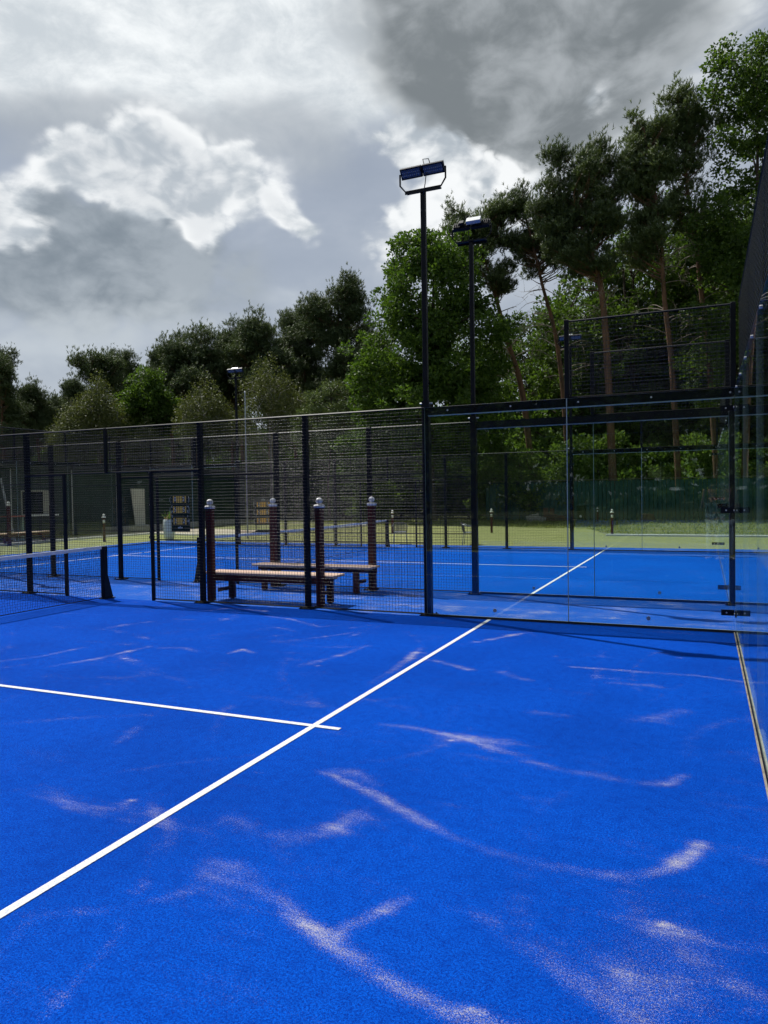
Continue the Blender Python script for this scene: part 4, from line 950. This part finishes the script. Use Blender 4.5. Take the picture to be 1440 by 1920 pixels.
t = pine_tree('pine_tree', 'flat-topped leaning pine rising over the left birches', h, [(0, 0, -.3), (.1, 0, h*.5), (-.2, .1, h*.8), (-.5, .1, h*.97)], [ell(190, 185, 672, 42, 14, d), ell(190, 160, 668, 22, 10, d), ell(190, 205, 690, 30, 14, d), ell(190, 190, 720, 40, 25, d)], 80, PINEL2, 60, .2, 3, (.4, .8), 24); place(t, 190, d)
t = dup(LP[0], spot(12, 62), ROTV+2.1, 'dark pine at the far left edge', .73)
dup(LP[1], spot(75, 66), ROTV+1.0, 'small dark pine second from the left edge', .72)
dup(LP[2], spot(120, 68), ROTV+3.0, 'low dark pine left of the flat-topped pine', .66)
dup(LP[2], spot(560, 70), ROTV+2.5, 'dark pine filling the gap between two taller left pines', .95)
dup(LP[0], spot(440, 74), ROTV+4.0, 'dark pine behind the pale birches', .86)
dup(LP[1], spot(300, 72), ROTV+.5, 'dark pine low behind the left green tree', .82)
for px, dd, k, sc, lab in ((455, 66, 1, 1.02, 'dark spiky pine between the broad pine and the middle pine'), (580, 67, 0, .97, 'dark pine just left of the rounded pine'), (700, 68, 2, 1.08, 'dark pine half hidden by the left side of the oak'), (235, 70, 0, .78, 'dark pine behind the mid green leafy tree'), (155, 72, 1, .80, 'dark pine behind the small pale birch'), (45, 72, 2, .76, 'dark pine behind the two leftmost pines'), (325, 68, 1, .93, 'dark pine left of the broad dark pine')):
    dup(LP[k], spot(px, dd), ROTV+px*.37, lab, sc)
# birches
def birch(px, py, w, d, seed, lab, low=800, nl=15000):
    h = hgt(py, d); t = broad_tree('birch_tree', lab, h, [ell(px, px, py+28, w*.45, 32, d), ell(px, px-w*.2, py+75, w*.8, 45, d), ell(px, px+w*.2, py+85, w*.8, 50, d), ell(px, px, low-20, w, 60, d)], 210, nl, BIRCHL, seed, .15, None, (.15, .085), 1.0, (.35, .75), BBARK, 'tree', 'pale birches', 18, 1.9)
    return place(t, px, d)
birch(510, 658, 72, 56, 71, 'wide olive birch right of the flagpole')
bi = birch(388, 700, 52, 54, 72, 'pale birch just left of the distant floodlight')
birch(190, 690, 52, 56, 73, 'weeping birch beneath the flat-topped pine')
dup(bi, spot(280, 56), ROTV+1.5, 'small pale birch between the two left birches', .74)
dup(bi, spot(140, 55), ROTV+2.5, 'small pale birch at the foot of the weeping birch', .85)
t = broad_tree('beech_tree', 'mid green leafy tree between the left birches', hgt(672, 58), [ell(278, 278, 705, 26, 30, 58), ell(278, 262, 750, 36, 45, 58), ell(278, 300, 755, 40, 45, 58)], 170, 14000, BEECHL, 75, .18, None, (.22, .15)); place(t, 278, 58)
t = broad_tree('juniper_shrub', 'rounded grey-green conifer shrub left of the oak', hgt(700, 50), [ell(618, 618, 745, 45, 45, 50), ell(618, 600, 800, 50, 60, 50), ell(618, 645, 800, 45, 60, 50)], 150, 15000, PINEL, 76, .12, None, (.16, .06), 0, (.35, .6)); place(t, 618, 50)
# deeper rows so that the wood closes behind the trunks
BK = [('beech_tree', k) for k in range(3)]
rg = random.Random(12)
words = ['left end', 'left', 'centre left', 'middle', 'centre right', 'right']
rows = [(1240, 58, 1, 1.12), (1110, 59, 2, 1.28), (1390, 53, 0, 1.05), (1310, 61, 2, 1.5), (1000, 64, 1, .80), (1120, 66, 0, .95), (1250, 66, 2, 1.2), (1390, 64, 1, 1.05), (930, 62, 2, .95), (1480, 58, 0, 1.1), (860, 72, 1, .85), (740, 72, 2, .95), (640, 76, 0, .75), (540, 78, 2, .85), (440, 80, 1, .6), (330, 78, 0, .6), (230, 80, 2, .75), (130, 78, 1, .55), (40, 76, 0, .55), (-40, 74, 2, .7), (1060, 80, 0, 1.0), (1320, 80, 1, 1.15), (1190, 84, 2, 1.3)]
for i, (px, dd, k, s) in enumerate(rows):
    near = 'behind the right pines' if px > 960 else ('behind the oak' if px > 620 else 'behind the left tree line')
    dup(proto_b[k], spot(px, dd), ROTV+rg.uniform(0, 6.28), 'dark leafy tree deep in the wood %s' % near, s)['group'] = 'deep wood trees %s' % near
# shrubs of the wood edge; brighter ones carry sunlight in their leaf colour
sh = []
for k in range(3):
    t = broad_tree('wood_edge_shrub', 'x', 4.6, [(0, 0, 2.2, 1.9, 1.6, 1.9), (-1.0, .2, 1.4, 1.4, 1.2, 1.4), (1.1, -.1, 1.6, 1.3, 1.2, 1.5)], 110, 9000, SHRUBL if k != 1 else BEECHL, 90+k, .08, None, (.18, .12), 0, (.3, .6), None, 'shrub', 'shrubs along the wood edge', 20); sh.append(t)
SP = [(940, 49, 0, 1.0, 'bright shrub left of the board fence'), (1120, 50, 0, 1.0, 'bright shrub above the fence behind the wheelie bin'), (1040, 50, 1, .9, 'dark shrub above the fence left of the wheelie bin'), (1185, 51, 2, .9, 'bright shrub above the fence left of the stump'), (1260, 51, 1, 1.0, 'dark shrub above the fence right of the stump'),
      (1330, 50, 2, 1.05, 'bright shrub by the corner post above the fence'), (1400, 50, 0, 1.0, 'bright shrub at the right edge above the fence'), (880, 52, 1, 1.1, 'dark shrub between the floodlight posts'), (820, 53, 1, 1.15, 'dark shrub under the oak, right side'), (750, 54, 1, 1.2, 'dark shrub under the oak, middle'), (700, 50, 2, .8, 'bright twiggy shrub under the oak, left side'), (650, 56, 1, 1.2, 'dark shrub left of the oak trunk'),
      (590, 58, 1, 1.2, 'dark shrub under the rounded pine'), (530, 60, 1, 1.1, 'dark shrub under the wide birch'), (470, 60, 1, 1.1, 'dark shrub right of the clubhouse'), (405, 62, 1, 1.1, 'dark shrub behind the clubhouse end'), (1470, 47, 1, 1.1, 'dark shrub outside the right edge'),
      (960, 47.5, 2, 1.15, 'bright shrub over the left end of the board fence'), (1080, 48, 2, 1.3, 'tall bright shrub behind the upright timber offcuts'), (1150, 48.5, 0, 1.35, 'tall bright shrub below the straight pine'), (1225, 48.5, 2, 1.2, 'bright shrub directly above the stump'), (1300, 48, 0, 1.3, 'tall bright shrub left of the mirrored person'), (1370, 47.5, 0, 1.2, 'bright shrub just beside the corner post'), (1000, 53, 0, 1.7, 'large leafy bush below the leaning pines'), (1190, 54, 0, 1.9, 'large leafy bush below the forked tree'), (1310, 53, 2, 1.9, 'large leafy bush below the tallest pine')]
for i, (px, dd, k, s, lab) in enumerate(SP):
    if all(not o.get('_used') for o in [sh[k]]): o = sh[k]; o['_used'] = 1; o['label'] = lab; o.location = spot(px, dd); o.rotation_euler = (0, 0, i*1.3); o.scale = (s,)*3
    else: dup(sh[k], spot(px, dd), i*1.3, lab, s)
# trees behind the photographer: they only show as dark reflections in the glass
for i, (x, y, k, s) in enumerate([(-2, -30, 0, .9), (6, -32, 1, 1.0), (14, -31, 2, 1.1), (22, -28, 0, .9), (-10, -33, 1, .9), (26, -8, 2, 1.0), (25, 4, 0, .95), (27, 16, 1, 1.0), (24, 28, 2, .9)]):
    dup(proto_b[k], (x, y, -.04), i*1.1, 'leafy tree outside the picture, mirrored in the court glass')['group'] = 'trees mirrored in the glass'
# far wood: one dark mass all round; unseen rear shaped to block mirrored sky
rgn = np.random.default_rng(77); n = 70000
a = rgn.uniform(-math.pi, math.pi, n); front = np.cos(a-YAW) > .35; dist = np.where(front, rgn.uniform(88, 125, n), rgn.uniform(50, 85, n)); zz = rgn.uniform(0, 1, n)**.8*(np.where(front, 12, 17)+3*np.sin(a*23)+2*np.sin(a*51)); P = np.stack([CAM.x+np.cos(a)*dist, CAM.y+np.sin(a)*dist, zz], 1)
V, F = leaves(rgn, P, rgn.normal(0, 1, (n, 3)), 1.6, 1.1); tag(np_obj('far_wood', V, F, BEECHL), 'dark far wood behind all the trees', 'woodland', None, 'stuff')
# grass bank in front of the board fence
n = 60000; x = rgn.uniform(-13, 20, n); y = rgn.uniform(20.9, 36.1, n)
lim = np.where(x > 6.1, 20.95, np.where(x > 4.4, 26.2-(x-4.4)*3.0, np.where(x > 1.9, 26.3, np.where(x > -1.3, 26.2+(1.9-x)*.8, np.where(x > -8.0, 28.9, 31.0)))))
k = (y > lim+.1) & (rgn.uniform(0, 1, n) < .35+.65*(np.sin(x*2.1+np.sin(y*1.7)*2) > -.3)); x, y = x[k], y[k]; n = len(x)
P = np.stack([x, y, np.full(n, -.03)], 1); Dg = rgn.normal(0, .35, (n, 3)); Dg[:, 2] = 1; h = rgn.uniform(.08, .24, (n, 1)); D_, U_, W_ = basis(Dg); w = .016
V = np.stack([P-U_*w, P+U_*w, P+D_*h], 1).reshape(-1, 3); tag(np_obj('grass_bank', V, np.arange(3*n).reshape(-1, 3), GRASSL), 'rough sunlit grass between the lawn and the board fence', 'grass', None, 'stuff')

# ------------------------------------------------------------------ the photographer, seen only as a reflection in the glass
def skin_obj(name, V, Ed, rad, mat, parent, root=0):
    me = bpy.data.meshes.new(name); me.from_pydata(V, Ed, []); me.materials.append(mat); o = bpy.data.objects.new(name, me); COL.objects.link(o); o.parent = parent
    md = o.modifiers.new('skin', 'SKIN'); md.use_smooth_shade = True
    for i, r_ in enumerate(rad):
        q = me.skin_vertices[0].data[i]; q.radius = r_ if isinstance(r_, tuple) else (r_, r_); q.use_root = (i == root)
    s = o.modifiers.new('sub', 'SUBSURF'); s.levels = 2; s.render_levels = 2
    return o
ph = local(thing('person', 'person in black T-shirt and pale jeans holding up a phone, mirrored in the glass', 'person', (CAM.x-FH.x*.47+RH.x*.03, CAM.y-FH.y*.47+RH.y*.03, 0), None, math.atan2(FH.y, FH.x)-math.pi/2))
SKIN = pmat('skin', (.48, .27, .18), .5); SHIRT = wear(pmat('black_cotton', (.012, .013, .016), .9, .2), (.03, .03, .035), 12, .5); JEAN = wear(pmat('pale_denim', (.30, .38, .48), .9, .2), (.42, .50, .58), 10, .6)
# faces local +y, phone lens just ahead at y = .46, z = 1.755
BV = [(0, 0, .98), (0, .01, 1.2), (0, .0, 1.45), (0, .01, 1.56), (0, .04, 1.68), (0, .05, 1.80),
      (.19, 0, 1.46), (.24, .17, 1.28), (.12, .36, 1.50), (.085, .415, 1.64),
      (-.19, 0, 1.46), (-.24, .17, 1.28), (-.12, .36, 1.50), (-.085, .415, 1.64),
      (.10, 0, .92), (.12, .02, .50), (.13, -.02, .09), (-.10, 0, .92), (-.12, .03, .50), (-.13, .0, .09)]
BE = [(0, 1), (1, 2), (2, 3), (3, 4), (4, 5), (2, 6), (6, 7), (7, 8), (8, 9), (2, 10), (10, 11), (11, 12), (12, 13), (0, 14), (14, 15), (15, 16), (0, 17), (17, 18), (18, 19)]
skin_obj('body', BV, BE, [(.15, .10), (.13, .09), (.15, .10), .055, (.085, .10), (.075, .09), .06, .042, .03, .028, .06, .042, .03, .028, .085, .055, .04, .085, .055, .04], SKIN, ph)
skin_obj('t_shirt', [BV[0], BV[1], BV[2], (0, .005, 1.50), BV[6], (.225, .11, 1.345), BV[10], (-.225, .11, 1.345)], [(0, 1), (1, 2), (2, 3), (2, 4), (4, 5), (2, 6), (6, 7)], [(.185, .125), (.165, .115), (.18, .12), .07, .085, .07, .085, .07], SHIRT, ph)
skin_obj('jeans', [(0, 0, .97), BV[14], BV[15], (.13, -.02, .08), BV[17], BV[18], (-.13, .0, .08)], [(0, 1), (1, 2), (2, 3), (0, 4), (4, 5), (5, 6)], [(.17, .115), .105, .08, .065, .105, .08, .065], JEAN, ph)
for sx in (-1, 1):
    m = MB(); m.bevbox(sx*.13-.045, sx*.13+.045, -.09, .19, .004, .075, .03); m.build('shoe', WHITE, ph)
    # hand: palm and five fingers closed on the phone's side
    hv = [(sx*.085, .415, 1.64), (sx*.082, .43, 1.70)]; he = [(0, 1)]; hr = [.026, .03]
    for k in range(4):
        z = 1.69+.021*k; b = len(hv); hv += [(sx*.080, .432, z), (sx*.066, .452-.002, z+.006), (sx*.045, .447, z+.008)]; he += [(1, b), (b, b+1), (b+1, b+2)]; hr += [.011, .010, .008]
    b = len(hv); hv += [(sx*.070, .42, 1.69), (sx*.045, .425, 1.715)]; he += [(1, b), (b, b+1)]; hr += [.012, .009]
    skin_obj('hand', hv, he, hr, SKIN, ph)
HAIR = pmat('dark_hair', (.03, .018, .012), .6)
m = MB(); m.lathe([(.088, 1.76), (.098, 1.80), (.094, 1.85), (.07, 1.885), (.02, 1.90)], 16, (0, .03, 0)); m.build('hair', HAIR, ph, smooth=True)
m = MB(); m.add([(-.012, .135, 1.755), (.012, .135, 1.755), (0, .165, 1.74), (0, .135, 1.80)], [(0, 1, 2), (0, 2, 3), (1, 3, 2)]); m.build('nose', SKIN, ph)
for sx in (-1, 1):
    m = MB(); m.lathe([(.004, -.008), (.01, 0), (.004, .008)], 10, (sx*.032, .138, 1.79)); m.build('eye', RUBBER, ph)
    m = MB(); m.bevbox(*sorted((sx*.086, sx*.102)), .02, .06, 1.745, 1.805, .006); m.build('ear', SKIN, ph)
m = MB(); m.box(-.022, .022, .136, .140, 1.706, 1.714); m.build('mouth', pmat('lips', (.34, .13, .11), .5), ph)
pn = tag(MB().bevbox(-.037, .037, -.004, .004, -.115, .035, .003).build('smartphone', RUBBER), 'dark smartphone held up by the mirrored person', 'phone')
pn.matrix_world = Matrix.Translation(CAM-FH*.022) @ Matrix.Rotation(math.atan2(FH.y, FH.x)-math.pi/2, 4, 'Z')

for o in bpy.data.objects:
    for k in ('_o', '_used'):
        if k in o: del o[k]
